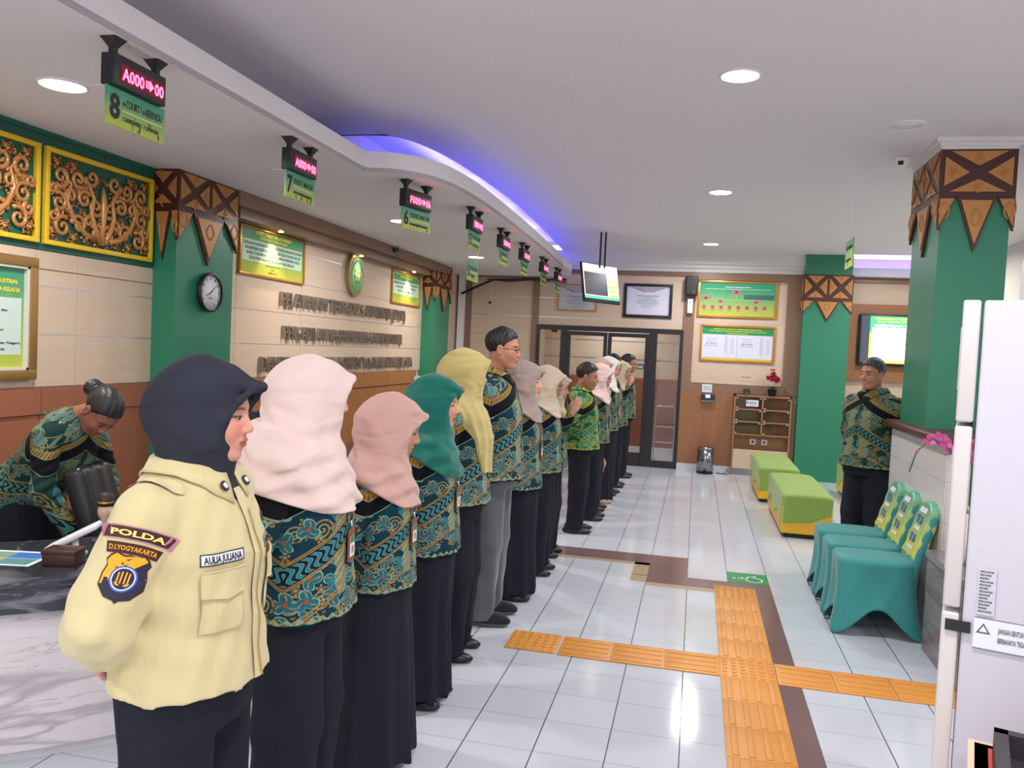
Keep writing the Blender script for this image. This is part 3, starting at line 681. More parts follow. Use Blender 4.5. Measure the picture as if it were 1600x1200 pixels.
def tint_head(L, skin, male=False, smile=False, lip=(150, 74, 70)):
    """L: vertices in head frame -> colours of the face's own features"""
    g = 1.04 if male else 1.0; x, y, z = L[:, 0]/g, np.abs(L[:, 1])/g, L[:, 2]/g
    c = np.tile(np.array(skin), (len(L), 1)).astype(float)
    def mixm(m, col): c[:] = c*(1-m[:, None])+np.array(col)*m[:, None]
    def sm(e, w): return np.clip(.5-e/w, 0, 1)
    wm = .029 if smile else .023
    mixm(.35*sm(np.hypot(y-.036, z+.03)-.02, .03)*(x > .03), C(205, 110, 95))
    e = np.sqrt((y/wm)**2+((z+.0612)/.012)**2)-1
    mixm(.85*sm(e*.012, .003)*(x > .072), C(*lip))
    if smile: mixm(sm((np.sqrt((y/.022)**2+((z+.0612)/.0035)**2)-1)*.0035, .001)*(x > .072), C(238, 232, 226))
    br = np.abs(z-(.0235-.10*np.abs(y-.03)))-(.0042 if male else .003); mixm(.85*sm(br, .0025)*sm(np.abs(y-.031)-.018, .004)*(x > .05), C(36, 28, 26))
    ey = np.sqrt(((y-.031)/.0135)**2+((z-.0015)/.0048)**2)-1; m = sm(ey*.005, .0016)*(x > .06)
    mixm(m*.75, C(186, 168, 158)); mixm(sm(np.hypot(y-.0315, z-.0015)-.0085, .002)*m, C(22, 15, 13))
    mixm(.95*sm(np.abs(ey-.12)*.005-.0014, .0012)*(z > .0015)*(x > .055), C(22, 18, 18)); mixm(.5*sm(np.abs(ey+.0)*.005-.0006, .001)*(z <= .0015)*(x > .058), C(70, 50, 44))
    return c
def hand_sdf(P, curl=.5, side=1):
    """hand frame: wrist at origin, fingers along +x, palm faces -z, thumb on +y*side"""
    Q = P.copy(); Q[..., 1] *= side
    d = ell(Q, (.045, 0, 0), (.050, .040, .015)); d = smin(d, cap(Q, (-.02, 0, 0), (.02, 0, 0), .026, .028), .02)
    for k, (y, L, x0) in enumerate(((.028, .072, .080), (.0095, .080, .086), (-.0095, .074, .083), (-.027, .058, .076))):
        pts = [(x0-.012, y*.95, 0)]; a = 0; x, z = x0-.012, 0
        for j, fr_ in enumerate((.45, .3, .25)):
            a += curl*(.75+.1*k)*(1 if j else .7); x += math.cos(a)*L*fr_*1.05; z -= math.sin(a)*L*fr_*1.05; pts.append((x, y*(1+.05*j), z))
        d = smin(d, chain(Q, pts, [.0095, .0090, .0082, .0070], .004), .005)
    a = .8-.5*curl
    d = smin(d, chain(Q, [(.012, .026, -.004), (.034, .046, -.012), (.058, .052, -.018-.012*curl), (.078, .046, -.026-.015*curl)], [.014, .0115, .0100, .0085], .006), .010)
    return d
def frame_from(d, up):
    d = np.array(d, float); d /= np.linalg.norm(d); up = np.array(up, float); up = up-d*(up@d); up /= np.linalg.norm(up); y = np.cross(up, d)
    return np.stack([d, y, up], 1)   # columns

def join_sdf(parts):
    Vs, Qs, n = [], [], 0
    for V, Q in parts: Vs.append(V); Qs.append(Q+n); n += len(V)
    return np.concatenate(Vs), np.concatenate(Qs)

def person(name_label, x, y, yaw, H=1.58, male=False, w=1.0, head_yaw=0.0, head_pitch=0.0, hijab=None, hstyle='mid', hair=None, skin=C(206, 150, 122),
           top='batik', topmat=None, hem=.78, bottom='pants', botmat=None, shoes='flat', shoemat=None, arms='back', lean=0.0, lanyard=None, glasses=False, smile=False, q=1.0, group=None, badge=False, armspec=None, lanmat=None, hbase=1.0, flare=1.0, hcut=None):
    s = H/1.60; fine = .0028*q; mid = .0068*q; R2 = lambda deg: math.radians(deg)
    t = thing('person', name_label, 'person', (x, y, 0), R2(yaw), group)
    topmat = topmat or BATIK; botmat = botmat or BLK
    piv = np.array([0, 0, .88*s], f32); RL = rot('y', R2(lean))
    def up(V): return (V-piv)@RL.T+piv if lean else V            # upper body bends at the hip
    ws = w*(1.12 if male else 1.0); sh = (.185 if male else .166)*s*min(w, 1.12)
    hz = 1.488*s; hp = np.array([.0, 0, 1.38*s], f32); RH = rot('z', R2(head_yaw))@rot('y', R2(head_pitch)); hs = (1.0 if s > 1.0 else .55+.45*s)*hbase
    hc = np.array([.028*s, 0, hz], f32)
    def toH(P): return (((P-hp)@RH)+hp-hc)/hs
    def fromH(L): return ((np.asarray(L, f32)*hs+hc-hp)@RH.T)+hp
    # ---- torso garment
    k = ws*s
    rows = [(z*s, cx*s, rx*k, ry*k) for z, cx, rx, ry in ((1.385, -.012, .052, .058), (1.36, -.012, .066, .076), (1.335, -.012, .088, .120), (1.30, -.006, .104, .155), (1.24, .004, .120, .172), (1.16, .016, .134, .174), (1.06, .018, .130, .166), (.97, .016, .134, .170), (.90, .010, .146, .184), (.82, .006, .158, .198), (.70, .006, .166, .206))]
    if male: rows = [(z, cx-.004*(z > 1.0), rx*(.93 if z/s > 1.1 else .97), ry*(1.04 if z/s > 1.1 else .96)) for z, cx, rx, ry in rows]
    S0 = {}
    for sd in (-1, 1):
        if arms == 'back': J = [(-.012, sd*sh/s*.93, 1.262), (-.062, sd*(.222*w), 1.04), (-.175, sd*.085, .915)]
        elif arms == 'down': J = [(-.005, sd*sh/s*.98, 1.285), (-.02, sd*(.215*w), 1.03), (.04, sd*.225*w, .80)]
        if armspec and sd in armspec: J = armspec[sd]
        S0[sd] = [np.array(j)*s for j in J]
    km = min(k, s*(1.12 if male else 1.2)); r0 = .060*km; r1 = .050*km; r2 = .041*km
    if top == 'uniform': r0, r1, r2 = .068*k, .066*k, .052*k
    def shirt(P, off=0.0):
        z = P[..., 2]; th = np.arctan2(P[..., 1], P[..., 0])
        d = stack(P, rows, hem*s, 1.385*s)
        d = d + (.0035*np.sin(th*7+z*9)+.002*np.sin(th*13-z*17))*np.clip((1.25*s-z)*3, 0, 1)*s*(1 if top != 'uniform' else .3)
        for sd in (-1, 1):
            A = chain(P, S0[sd], [r0, r1, r2], .03); e = S0[sd][2]; dr = (S0[sd][2]-S0[sd][1]); dr = dr/np.linalg.norm(dr)
            al = (P-S0[sd][1].astype(f32))@dr.astype(f32); A = A+.0035*np.sin(al*95+P[..., 0]*30)*np.exp(-(al*7)**2)+.002*np.sin(al*60+P[..., 2]*40)
            A = np.maximum(A, al-np.linalg.norm(S0[sd][2]-S0[sd][1])*.93)
            d = smin(d, A, .014)
        if top == 'uniform':
            x_, y_ = P[..., 0], P[..., 1]; d = d+.0035*np.sin(z*44+y_*26-x_*20+2.2*np.sin(x_*13+z*6))*np.clip((1.22*s-z)*8, .15, 1)*np.clip((z-hem*s-.03)*9, 0, 1)+.0016*np.sin(y_*70-z*38+x_*60)
        return d-off
    xm = min([-.22]+[min(j[0] for j in S0[sd])-.08 for sd in S0])*1.0; xM = max([.24]+[max(j[0] for j in S0[sd])+.08 for sd in S0])
    ym = max([.33]+[max(abs(j[1]) for j in S0[sd])+.08 for sd in S0])*s*max(w, 1); zlo = min([hem*s-.02]+[min(j[2] for j in S0[sd])-.06 for sd in S0]); zhi = max([1.42*s]+[max(j[2] for j in S0[sd])+.06 for sd in S0])
    V, Q = mesh_sdf(lambda P: shirt(P), (xm-.06, -ym, zlo), (xM, ym, zhi), mid if q > 1.3 else .006*q)
    pat = np.stack([.17*np.arctan2(-V[:, 1], V[:, 0]+.02), V[:, 2]/s+.0*V[:, 1], V[:, 2]/s-hem], 1)
    so = np_mesh('shirt', up(V), Q, topmat, t, {'pat': ('FLOAT_VECTOR', pat)})
    bvh = BVHTree.FromPolygons([tuple(v) for v in V], [tuple(int(i) for i in f) for f in Q]) if (lanyard or top == 'uniform' or male or q <= 1.1) else None
    # ---- trousers or skirt
    fl = flare
    if bottom == 'skirt':
        def bot(P):
            z = P[..., 2]; th = np.arctan2(P[..., 1], P[..., 0]); d = stack(P, [(.045*s, 0, .17*k*fl, .215*k*fl), (.4*s, 0, .155*k*fl, .195*k*fl), (.75*s, 0, .146*k, .184*k), (.95*s, .006, .125*k, .165*k)], .045*s, .95*s)
            return d+.010*np.sin(th*9+np.sin(z*3)*1.2)*np.clip((.85*s-z)*1.3, 0, 1)+.004*np.sin(th*17+1)*np.clip((.7*s-z)*1.5, 0, 1)
    else:
        wd = 1.22 if bottom == 'wide' else 1.0; kb = k*(.9 if male else 1)
        def bot(P):
            z = P[..., 2]; d = stack(P, [(.74*s, 0, .12*k, .16*k), (.86*s, .0, .136*k, .174*k), (.97*s, .006, .124*k, .156*k)], .74*s, .97*s)
            for sd in (-1, 1):
                Lg = chain(P, [(.0, sd*.082*s, .84*s), (.012, sd*.10*s, .45*s), (-.005, sd*.108*s, .03*s)], [.100*kb, .080*kb*wd, .074*s*wd], .03)
                a = np.arctan2(P[..., 1]-sd*.1*s, P[..., 0]); Lg = Lg+.004*np.sin(a*5+z*6)+.0025*np.sin(z*34+a*2)*np.clip((.5*s-z)*3, 0, 1)
                d = smin(d, Lg, .02)
            return np.maximum(d, .035*s-z)
    V, Q = mesh_sdf(bot, (-.28*k*max(fl, 1), -.31*k*max(fl, 1), 0), (.28*k*max(fl, 1), .31*k*max(fl, 1), 1.0*s), .0095*q)
    np_mesh('skirt' if bottom == 'skirt' else 'trousers', V, Q, botmat, t)
    # ---- shoes
    sm_ = shoemat or SHOE
    for sd in (-1, 1):
        fy = sd*.105*s; L = .245*s if not male else .27*s
        def shoe(P):
            X_ = (P[..., 0]+.085*s)/L; Y_ = P[..., 1]-fy
            if shoes == 'sneaker':
                d = ell(P, (-.0+.02*s, fy, .035), (L*.54, .050*s, .052)); d = smin(d, ell(P, (-.05*s, fy, .06), (.062*s, .042*s, .05)), .03); d = smax(d, -(P[..., 2]), .004)
                return d
            d = ell(P, (.018*s, fy, .022), (L*.52, .043*s, .034)); d = smin(d, ell(P, (-.06*s, fy, .034), (.045*s, .034*s, .036)), .02)
            if shoes == 'flat': d = smax(d, -ell(P, (-.005*s, fy, .075), (.088*s, .031*s, .046)), .006)
            else: d = smin(d, ell(P, (-.035*s, fy, .06), (.055*s, .036*s, .036)), .02)
            return smax(d, -(P[..., 2]), .003)
        V, Q = mesh_sdf(shoe, (-.16*s, fy-.07, -.006), (.20*s, fy+.07, .125), .0055*max(q, 1)); o = np_mesh('shoe', V, Q, [sm_, SOLE], t, mi=(V[Q].mean(1)[:, 2] < (.024 if shoes == 'sneaker' else .004)))
        if shoes == 'flat' and q < 2:
            m = MB(); bx = .085*s
            for a in (-1, 1): m.tube([(bx, fy, .052), (bx+.006, fy+a*.014, .060), (bx-.004, fy+a*.026, .052), (bx, fy, .050)], [.003, .006, .005, .003], 6)
            m.lathe([(.005, 0), (.006, .004), (.002, .007)], 8, 0, Matrix.Translation((bx, fy, .05))); m.build('shoe_bow', sm_, t)
    # ---- the body: one skin mesh
    def bodyc(P):
        d = stack(P, [(z, cx, max(rx-.022, .03)*(.82 if z < 1.0*s else 1), max(ry-.028, .035)*(.80 if z < 1.0*s else 1)) for z, cx, rx, ry in rows if z < 1.33*s], .78*s, 1.33*s)
        d = smin(d, cap(P, (0, 0, 1.28*s), (-.005, 0, 1.38*s), .055*s, .048*s), .03)
        for sd in (-1, 1):
            d = smin(d, chain(P, S0[sd], [r0-.018, r1-.016, .027], .02), .02)
            d = smin(d, chain(P, [(.0, sd*.082*s, .84*s), (.012, sd*.10*s, .45*s), (-.02*s, sd*.105*s, .08*s)], [.070*s, .055*s, .036*s], .03), .015)
            d = smin(d, ell(P, (.01*s, sd*.105*s, .034), (.10*s, .030*s, .026)), .02); d = smin(d, cap(P, (-.03*s, sd*.105*s, .08*s), (.045*s, sd*.105*s, .036), .030*s, .022*s), .02)
        return d
    hc_ = .014*max(1, q*.8)
    a, bq = mesh_sdf(bodyc, (xm-.04, -ym, .006), (xM, ym, max(1.37*s, zhi)), hc_); a = np.where((a[:, 2:3] > .7*s) & True, up(a), a)
    parts = [(a, bq)]; tint = [np.tile(np.array(skin), (len(a), 1))]
    V, Q = mesh_sdf(lambda P: head_sdf(P, male, smile), (-.13, -.11, -.20), (.13, .11, .135), fine)
    tint.append(tint_head(V, skin, male, smile)); parts.append((up(fromH(V)), Q))
    for sd in (-1, 1):
        if q > 2.2 and not (armspec and sd in armspec): continue
        e, wr = S0[sd][1], S0[sd][2]; dr = wr-e; dr = dr/np.linalg.norm(dr)
        upv = (-1, 0, 0) if arms == 'back' and not (armspec and sd in armspec) else ((0, sd, .2))
        M3 = frame_from(dr, upv)
        V, Q = mesh_sdf(lambda P: hand_sdf(P, .55, 1), (-.05, -.06, -.09), (.19, .08, .035), .0032*max(1, q*.8))
        V = (V*s)@M3.T.astype(f32)+(wr+dr*.012); parts.append((up(V.astype(f32)), Q)); tint.append(np.tile(np.array(skin), (len(V), 1)))
    V, Q = join_sdf(parts); tc = np.concatenate(tint); tc = np.concatenate([tc, np.ones((len(tc), 1))], 1)
    np_mesh('body', V, Q, SKIN, t, {'tint': ('FLOAT_COLOR', tc)})
    # ---- hijab
    if hijab is not None:
        big = {'uniform': .96, 'mid': 1.0, 'long': 1.06, 'wide': 1.10}[hstyle]
        zc = {'uniform': 1.335, 'mid': 1.24, 'long': .93, 'wide': 1.20}[hstyle]*s; zc = hcut*s if hcut else zc
        def hij(P):
            L = toH(P); Lm = L.copy(); Lm[..., 1] = np.abs(L[..., 1])
            d = ell(L, (-.030, 0, .022), (.122*big, .091*big, .120)); d = smin(d, ell(L, (-.098, 0, -.008), (.074*big, .066*big, .078)), .04)
            d = smin(d, ell(L, (-.01, 0, -.07), (.080, .076, .07)), .05)
            pk = .016 if hstyle == 'uniform' else .008
            rim = chain(Lm, [(.104+pk, 0, .080), (.096+pk, .030, .076), (.078+pk*.6, .058, .046), (.056, .069, -.010), (.038, .066, -.070), (.040, .040, -.112), (.052, 0, -.124)], [.006, .007, .008, .009, .010, .011, .010], .014)
            d = smin(d, cap(Lm, (.04, .02, .090), (.09+pk, .022, .078), .026, .009), .03); d = smin(d, rim, .022)
            ph = L[..., 2]*95+L[..., 0]*58+1.6*np.sin(L[..., 0]*24+L[..., 1]*9); fold = .0042*np.sin(ph)+.0034*np.sin(ph*.53+1.1)
            d = d+fold*np.clip((.02-L[..., 2])*10, 0, 1)*np.clip((.055-L[..., 0])*14, 0, 1)*(.35 if hstyle == 'uniform' else 1)
            d = d+.0018*np.sin(L[..., 0]*70-L[..., 2]*40)*np.clip((L[..., 2]-.0)*12, 0, 1)*np.clip((.04-L[..., 0])*14, 0, 1)
            ax_ = L[..., 0]*.80+(L[..., 2])*(-.0); opn = np.maximum(ell(L, (.150, 0, -.020), (.130, .060, .092)), -(L[..., 0]-.016-.30*np.clip(L[..., 2]+.02, 0, 1)))
            d = smax(d, -opn, .008)
            z = P[..., 2]; nk = chain(P, [hc+np.array([-.02, 0, -.05*s]), np.array([-.012, 0, 1.33*s]), np.array([-.004, 0, 1.26*s])], [.085*s, .088*s, .10*s], .05)
            if hstyle == 'uniform':
                nk = chain(P, [hc+np.array([-.02, 0, -.05*s]), np.array([-.012, 0, 1.33*s]), np.array([.062, 0, 1.275*s])], [.078*s, .074*s, .060*s], .05)
                d = smin(d, nk, .045)
            else:
                yy = P[..., 1]; xx = P[..., 0]; lowz = zc+.55*yy*yy*4*s-.0*xx
                if hstyle == 'mid': lowz = zc+.06*s*np.clip(-xx/.12, -1, 1.0)+1.1*yy*yy-.02
                if hstyle == 'wide': lowz = zc+.03*s*np.clip(-xx/.12, -1, 1.0)+.6*yy*yy-.02
                if hstyle == 'long': lowz = zc+np.clip(np.abs(yy+.02)-.075, 0, 1)*3.2+.06*np.sin(xx*12)+.25*(xx < -.02)*s
                fph = z*88+np.abs(yy)*34+xx*30+1.8*np.sin(xx*16-yy*11); fold2 = .0062*np.sin(fph)+.0050*np.sin(fph*.47+xx*40+yy*20)
                if hstyle == 'long': fold2 = .006*np.sin(yy*70+xx*46+z*9)+.003*np.sin(yy*38-xx*80)
                cape = (stack(P, rows, hem*s, 1.385*s) if armspec else shirt(P))-.016+fold2
                slope = stack(P, [(1.18*s, -.01, .128*k, .165*k), (1.27*s, -.018, .122*k, .150*k), (1.34*s, -.022, .108*k, .120*k), (1.42*s, -.018, .096*s, .092*s), (1.5*s, 0, .08, .08)])
                slope = slope+fold2*.8
                if hstyle == 'wide': slope = smin(slope, ell(P, (-.06*s, 0, 1.30*s), (.15*k, .20*k, .13*s))+fold2, .05)
                cape = smin(cape, slope, .05); cape = smax(cape, lowz-z, .006)
                d = smin(d, smin(nk, cape, .05) if hstyle != 'none' else nk, .05)
                d = smax(d, -opn, .006)
            return d
        V, Q = mesh_sdf(hij, (-.30*max(1, w), -.30*max(1, w), (zc-.10 if hstyle != 'long' else zc-.08)), (.27*max(1, w), .30*max(1, w), 1.70*s), .0048*q if q < 1.4 else .006*q)
        np_mesh('hijab', up(V), Q, hijab, t)
    if hair is not None:
        def hr(P):
            g = 1.04 if male else 1.0; L = P/g; x_, y_, z_ = L[..., 0], L[..., 1], L[..., 2]
            d = ell(L, (-.010, 0, .044), (.101, .0810, .091)) + .0022*np.sin(x_*240+z_*90+2*np.sin(y_*60))*np.sin(y_*150+z_*50)+.002*np.sin(x_*60+y_*70)
            hl = np.interp(x_, [-.12, -.05, -.03, -.012, .012, .03, .055, .085], [-.052, -.058, -.036, .022, .008, .042, .058, .080])
            if hair == 'bun':
                d = ell(L, (-.014, 0, .036), (.101, .081, .086))+.0015*np.sin(y_*200+x_*80); d = smin(d, ell(L, (-.125, 0, .0), (.045, .05, .042))+.003*np.sin(x_*140+z_*120), .02); hl = np.interp(x_, [-.2, -.05, -.02, .02, .05, .085], [-.07, -.06, -.012, .02, .055, .075])
            return smax(d, (hl-z_)+.0025*np.sin(x_*300+y_*90), .006)
        V, Q = mesh_sdf(hr, (-.18, -.11, -.09), (.13, .11, .145), .0035*q); np_mesh('hair', up(fromH(V)), Q, HAIRG if hair == 'grey' else HAIR, t)
    if glasses:
        m = MB(); 
        for sd in (-1, 1):
            m.tube([(.092, sd*(.032+.021*math.cos(a)), .000+.014*math.sin(a)) for a in [i*math.pi/9 for i in range(19)]], .0013, 6)
            m.tube([(.092, sd*.053, .004), (.080, sd*.074, .006), (.0, sd*.083, .006)], .0014, 6)
        m.tube([(.092, -.011, .002), (.096, 0, .005), (.092, .011, .002)], .0013, 6)
        o = m.build('glasses', FRAMEG, t)
        for v in o.data.vertices: p = up(fromH(np.array([v.co[:]])*1.02)); v.co = [float(c) for c in p[0]]
    # ---- lanyard with its card
    if lanyard:
        ltop = (1.27 if hijab is None else (zc/s-.055))*s
        zb = (1.02 if lanyard == 1 else lanyard)*s; m = MB(); pts = []
        def front(yy, zz, off=.006):
            r = bvh.ray_cast(Vector((.5, yy, zz)), Vector((-1, 0, 0)))
            return (r[0].x+off if r[0] is not None else .14, yy, zz)
        for sd in (-1, 1):
            pts = [front(sd*(.008+.05*(zz/s-zb/s)/.28), zz, .004+0) for zz in np.linspace(zb+.07, ltop, 9)]
            for i in range(len(pts)-1):
                a, bb = Vector(pts[i]), Vector(pts[i+1]); wv = Vector((.0, .006, 0)); m.add([a-wv, a+wv, bb+wv, bb-wv, a-wv+Vector((.002, 0, 0)), a+wv+Vector((.002, 0, 0)), bb+wv+Vector((.002, 0, 0)), bb-wv+Vector((.002, 0, 0))], [[4, 5, 6, 7], [0, 3, 2, 1], [0, 4, 7, 3], [1, 2, 6, 5]])
        o = m.build('lanyard', lanmat or STRAP, t)
        fx = front(0, zb+.03)[0]; m = MB(); m.tube([(fx, 0, zb+.075), (fx+.004, 0, zb+.055)], .004, 8); m.build('lanyard_clip', SILVER, t)
        m = MB(); m.box((fx, -.030, zb-.055), (fx+.007, .030, zb+.05), bev=.003); ho = m.build('badge_holder', HOLD, t)
        m = MB(); m.box((fx+.0065, -.021, zb-.04), (fx+.0085, .021, zb+.026), 0); m.box((fx+.008, -.021, zb+.005), (fx+.009, .021, zb+.026), 1); m.box((fx+.008, -.009, zb-.03), (fx+.0092, .009, zb-.005), 2); m.build('card', [PAPER, mat('card_green', C(60, 120, 80), .4), mat('card_photo', C(170, 120, 110), .5)], t)
    return t, dict(bvh=bvh, s=s, toH=toH, fromH=fromH, up=up, S0=S0, front=None, hem=hem*s)
# ============================================================ THE PEOPLE
ROWY = dict()
W_ = lambda *c: C(*c)
L1, L2, L3 = C(214, 160, 134), C(196, 142, 114), C(178, 124, 98)
P_ = {}
guard, G = person('person in a pale yellow security uniform and black hijab, nearest the viewer', -1.19, 1.76, 4, H=1.60, w=1.14, head_yaw=8, head_pitch=4, hijab=plain('black', C(48, 50, 62)), hstyle='uniform', skin=C(222, 160, 140), top='uniform', topmat=YEL, hem=.845, bottom='pants', q=1.0)
person('person in teal batik and a pale pink hijab, face turned away, second in the row', -1.235, 2.42, 6, H=1.60, w=1.10, head_yaw=36, head_pitch=4, hijab=plain('pale_pink', C(232, 208, 202)), hstyle='wide', hcut=1.18, skin=L1, hem=.80, bottom='wide', lanyard=1.0, q=1.05)
person('short person in teal batik and a dusty rose hijab with a flared black skirt', -1.19, 2.99, 2, H=1.455, hcut=1.23, w=1.0, head_yaw=14, head_pitch=14, hijab=plain('dusty_rose', C(206, 166, 156)), hstyle='mid', skin=L2, hem=.80, bottom='skirt', lanyard=1.04, flare=1.1, q=1.1, hbase=1.01)
person('person in teal batik and an emerald green hijab', -1.20, 3.60, 0, H=1.515, hcut=1.21, w=1.02, head_yaw=2, head_pitch=4, hijab=plain('emerald', C(24, 110, 98)), hstyle='mid', skin=C(226, 168, 142), hem=.76, bottom='skirt', flare=.86, lanyard=1.03, q=1.15, shoes='flat')
person('person in teal batik and a long mustard hijab that hangs to the waist', -1.23, 4.20, 4, H=1.645, w=1.08, head_yaw=30, head_pitch=2, hijab=plain('mustard', C(196, 178, 116)), hstyle='long', skin=L1, hem=.82, bottom='wide', glasses=True, q=1.2)
MAN6, I6 = person('tall man in teal batik, grey trousers and black sneakers with spectacles', -1.20, 4.82, 2, H=1.80, male=True, w=1.02, head_yaw=2, head_pitch=3, hair='short', skin=C(196, 140, 112), hem=.79, bottom='pants', botmat=GREYT, shoes='sneaker', shoemat=cloth('sneaker_mesh', C(34, 36, 46), .1), glasses=True, q=1.2)
person('person in teal batik and a mauve grey hijab, just behind the tall man', -1.14, 5.33, 0, hcut=1.29, H=1.575, w=1.0, head_yaw=-2, head_pitch=3, hijab=plain('mauve', C(166, 146, 140)), hstyle='mid', skin=C(232, 176, 146), hem=.76, bottom='skirt', flare=.9, lanyard=1.03, q=1.4)
person('person in teal batik, a cream hijab and spectacles, beside the mauve grey hijab', -1.11, 5.98, 0, hcut=1.30, H=1.54, w=1.0, head_yaw=0, head_pitch=8, hijab=plain('cream', C(206, 190, 168)), hstyle='mid', skin=L3, hem=.80, bottom='wide', glasses=True, q=1.6)
person('person mostly hidden behind the cream hijab with one bare forearm raised', -1.14, 6.52, 0, H=1.48, hcut=1.30, w=1.0, head_yaw=0, head_pitch=5, hijab=plain('sand', C(196, 176, 150)), hstyle='mid', skin=C(196, 146, 126), topmat=BATIKO, hem=.80, bottom='wide', q=1.6, armspec={1: [(-.012, .16, 1.285), (-.05, .235, 1.05), (-.12, .09, .92)], -1: [(-.0, -.165, 1.27), (.10, -.22, 1.06), (.21, -.16, 1.29)]})
MAN10, I10 = person('stocky man in bright green batik with short black hair', -1.03, 7.50, 4, H=1.565, male=True, w=1.10, head_yaw=-4, head_pitch=8, hair='short', skin=C(176, 122, 98), topmat=BATIKG, hem=.80, bottom='pants', shoes='oxford', lanyard=.98, q=1.6)
person('person in olive batik, a blush pink hijab and clear spectacles behind the green batik man', -.97, 8.13, 0, H=1.55, hcut=1.28, w=.97, head_yaw=-5, head_pitch=10, hijab=plain('blush', C(222, 192, 186)), hstyle='mid', skin=L2, topmat=BATIKO, hem=.80, bottom='pants', glasses=True, lanyard=1.0, q=1.9)
person('person in dark batik and taupe hijab showing only above the blush hijab', -1.01, 8.62, 0, H=1.60, w=.88, head_yaw=-10, head_pitch=0, hijab=plain('taupe', C(186, 160, 146)), hstyle='mid', skin=L3, topmat=BATIKO, hem=.80, bottom='pants', q=2.0)
person('person in olive batik and a bright white hijab', -.985, 9.12, 0, H=1.62, hcut=1.30, w=.97, head_yaw=-12, head_pitch=4, hijab=plain('white', C(232, 230, 226)), hstyle='mid', skin=C(204, 150, 128), topmat=BATIKO, hem=.80, bottom='skirt', flare=.8, lanyard=1.0, q=1.9, shoemat=BEISHOE)
person('dark haired man in dark batik turning his face to the viewer behind the white hijab', -.99, 9.65, -6, H=1.66, male=True, w=.92, head_yaw=-32, head_pitch=5, hair='short', skin=C(190, 138, 112), topmat=BATIKO, hem=.78, bottom='pants', shoes='oxford', q=2.0)
person('person in dark batik and a beige hijab holding one hand to the chin', -.955, 10.25, 0, H=1.57, hcut=1.28, w=.92, head_yaw=-22, head_pitch=8, hijab=plain('beige', C(208, 194, 172)), hstyle='mid', skin=L2, topmat=BATIKO, hem=.79, bottom='pants', q=2.0, armspec={1: [(-.012, .16, 1.285), (-.05, .235, 1.05), (-.12, .09, .92)], -1: [(-.0, -.165, 1.27), (.06, -.20, 1.06), (.14, -.04, 1.32)]})
person('man in dark batik with spectacles at the far end of the row', -.945, 11.1, 0, H=1.665, male=True, w=.95, head_yaw=-4, head_pitch=4, hair='short', skin=C(170, 120, 96), topmat=BATIKO, hem=.78, bottom='pants', shoes='oxford', glasses=True, q=2.0)
# the official on the right facing the row
GUEST, IG = person('smiling man in dark batik with greying hair facing the row, hands behind his back', 1.40, 7.0, 222, H=1.73, male=True, w=1.10, head_yaw=-2, head_pitch=2, hair='grey', skin=C(190, 134, 108), topmat=BATIKO, hem=.80, bottom='pants', shoes='oxford', smile=True, q=1.25)
# the clerk leaning over the desk
CLERK, IC = person('person with a dark hair bun in dark batik bending over the reception desk', -3.24, 3.40, -2, H=1.60, w=1.08, head_yaw=-10, head_pitch=18, hair='bun', skin=C(148, 98, 76), topmat=BATIKO, hem=.80, bottom='skirt', flare=.85, lean=42, lanyard=1.12, lanmat=mat('green_ribbon', C(20, 120, 70), .5), q=1.25, shoes='flat',
       armspec={sd: [(-.0, sd*.150, 1.265), (.20, sd*.20, 1.10), (.42, sd*.12, 1.02)] for sd in (-1, 1)})

# ---- details of the yellow uniform, laid onto the cloth
def fine_poly(poly, cuts=5, z0=0.0):
    bm = bmesh.new(); f = bm.faces.new([bm.verts.new((x, y, z0)) for x, y in poly]); bmesh.ops.triangulate(bm, faces=[f]); bmesh.ops.subdivide_edges(bm, edges=bm.edges[:], cuts=cuts, use_grid_fill=True)
    bm.normal_update(); bm.verts.index_update(); r = ([v.co[:] for v in bm.verts], [[v.index for v in f.verts] for f in bm.faces]); bm.free(); return r
def border(poly, wd):
    """outline ring quads"""
    n = len(poly); c = Vector((sum(p[0] for p in poly)/n, sum(p[1] for p in poly)/n)); out = MB()
    for i in range(n):
        a, b = Vector(poly[i]), Vector(poly[(i+1) % n]); k = max(1, int((b-a).length/.006)); nn = Vector((-(b-a).y, (b-a).x)).normalized(); nn = nn if nn.dot(c-a) > 0 else -nn
        for j in range(k):
            p, q_ = a.lerp(b, j/k), a.lerp(b, (j+1)/k); out.add([(p.x, p.y, 0), (q_.x, q_.y, 0), (*(q_+nn*wd), 0), (*(p+nn*wd), 0)], [[0, 1, 2, 3]])
    return out.v, out.f
def drape(name, geo, origin, N, upv, mats, parent, off=.0018, bvh=None, roll=0):
    N = Vector(N).normalized(); Vv = Vector(upv); Vv = (Vv-N*Vv.dot(N)).normalized(); Uu = Vv.cross(N)
    if roll: Rm = Matrix.Rotation(math.radians(roll), 3, N); Uu = Rm @ Uu; Vv = Rm @ Vv
    O = Vector(origin); m = MB()
    for V, F, mi, dz in geo:
        W = []; last = 0
        for p in V:
            src = O+Uu*p[0]+Vv*p[1]+N*.15; r = bvh.ray_cast(src, -N, .4)
            dist = r[3] if r[0] is not None else last or .15
            last = dist; W.append(src-N*(dist-off-dz-p[2]))
        m.add(W, F, mi, smooth=False)
    return m.build(name, mats, parent)
def tg(s, x, y, wd, h, bold=.02, z=0, slant=0):
    V, F = text_geo(s, bold, 2); W = V.copy(); W[:, 0] = W[:, 0]*wd+x; W[:, 1] = W[:, 1]*h+y; W[:, 2] = W[:, 2]*.0006+z; return W.tolist(), F
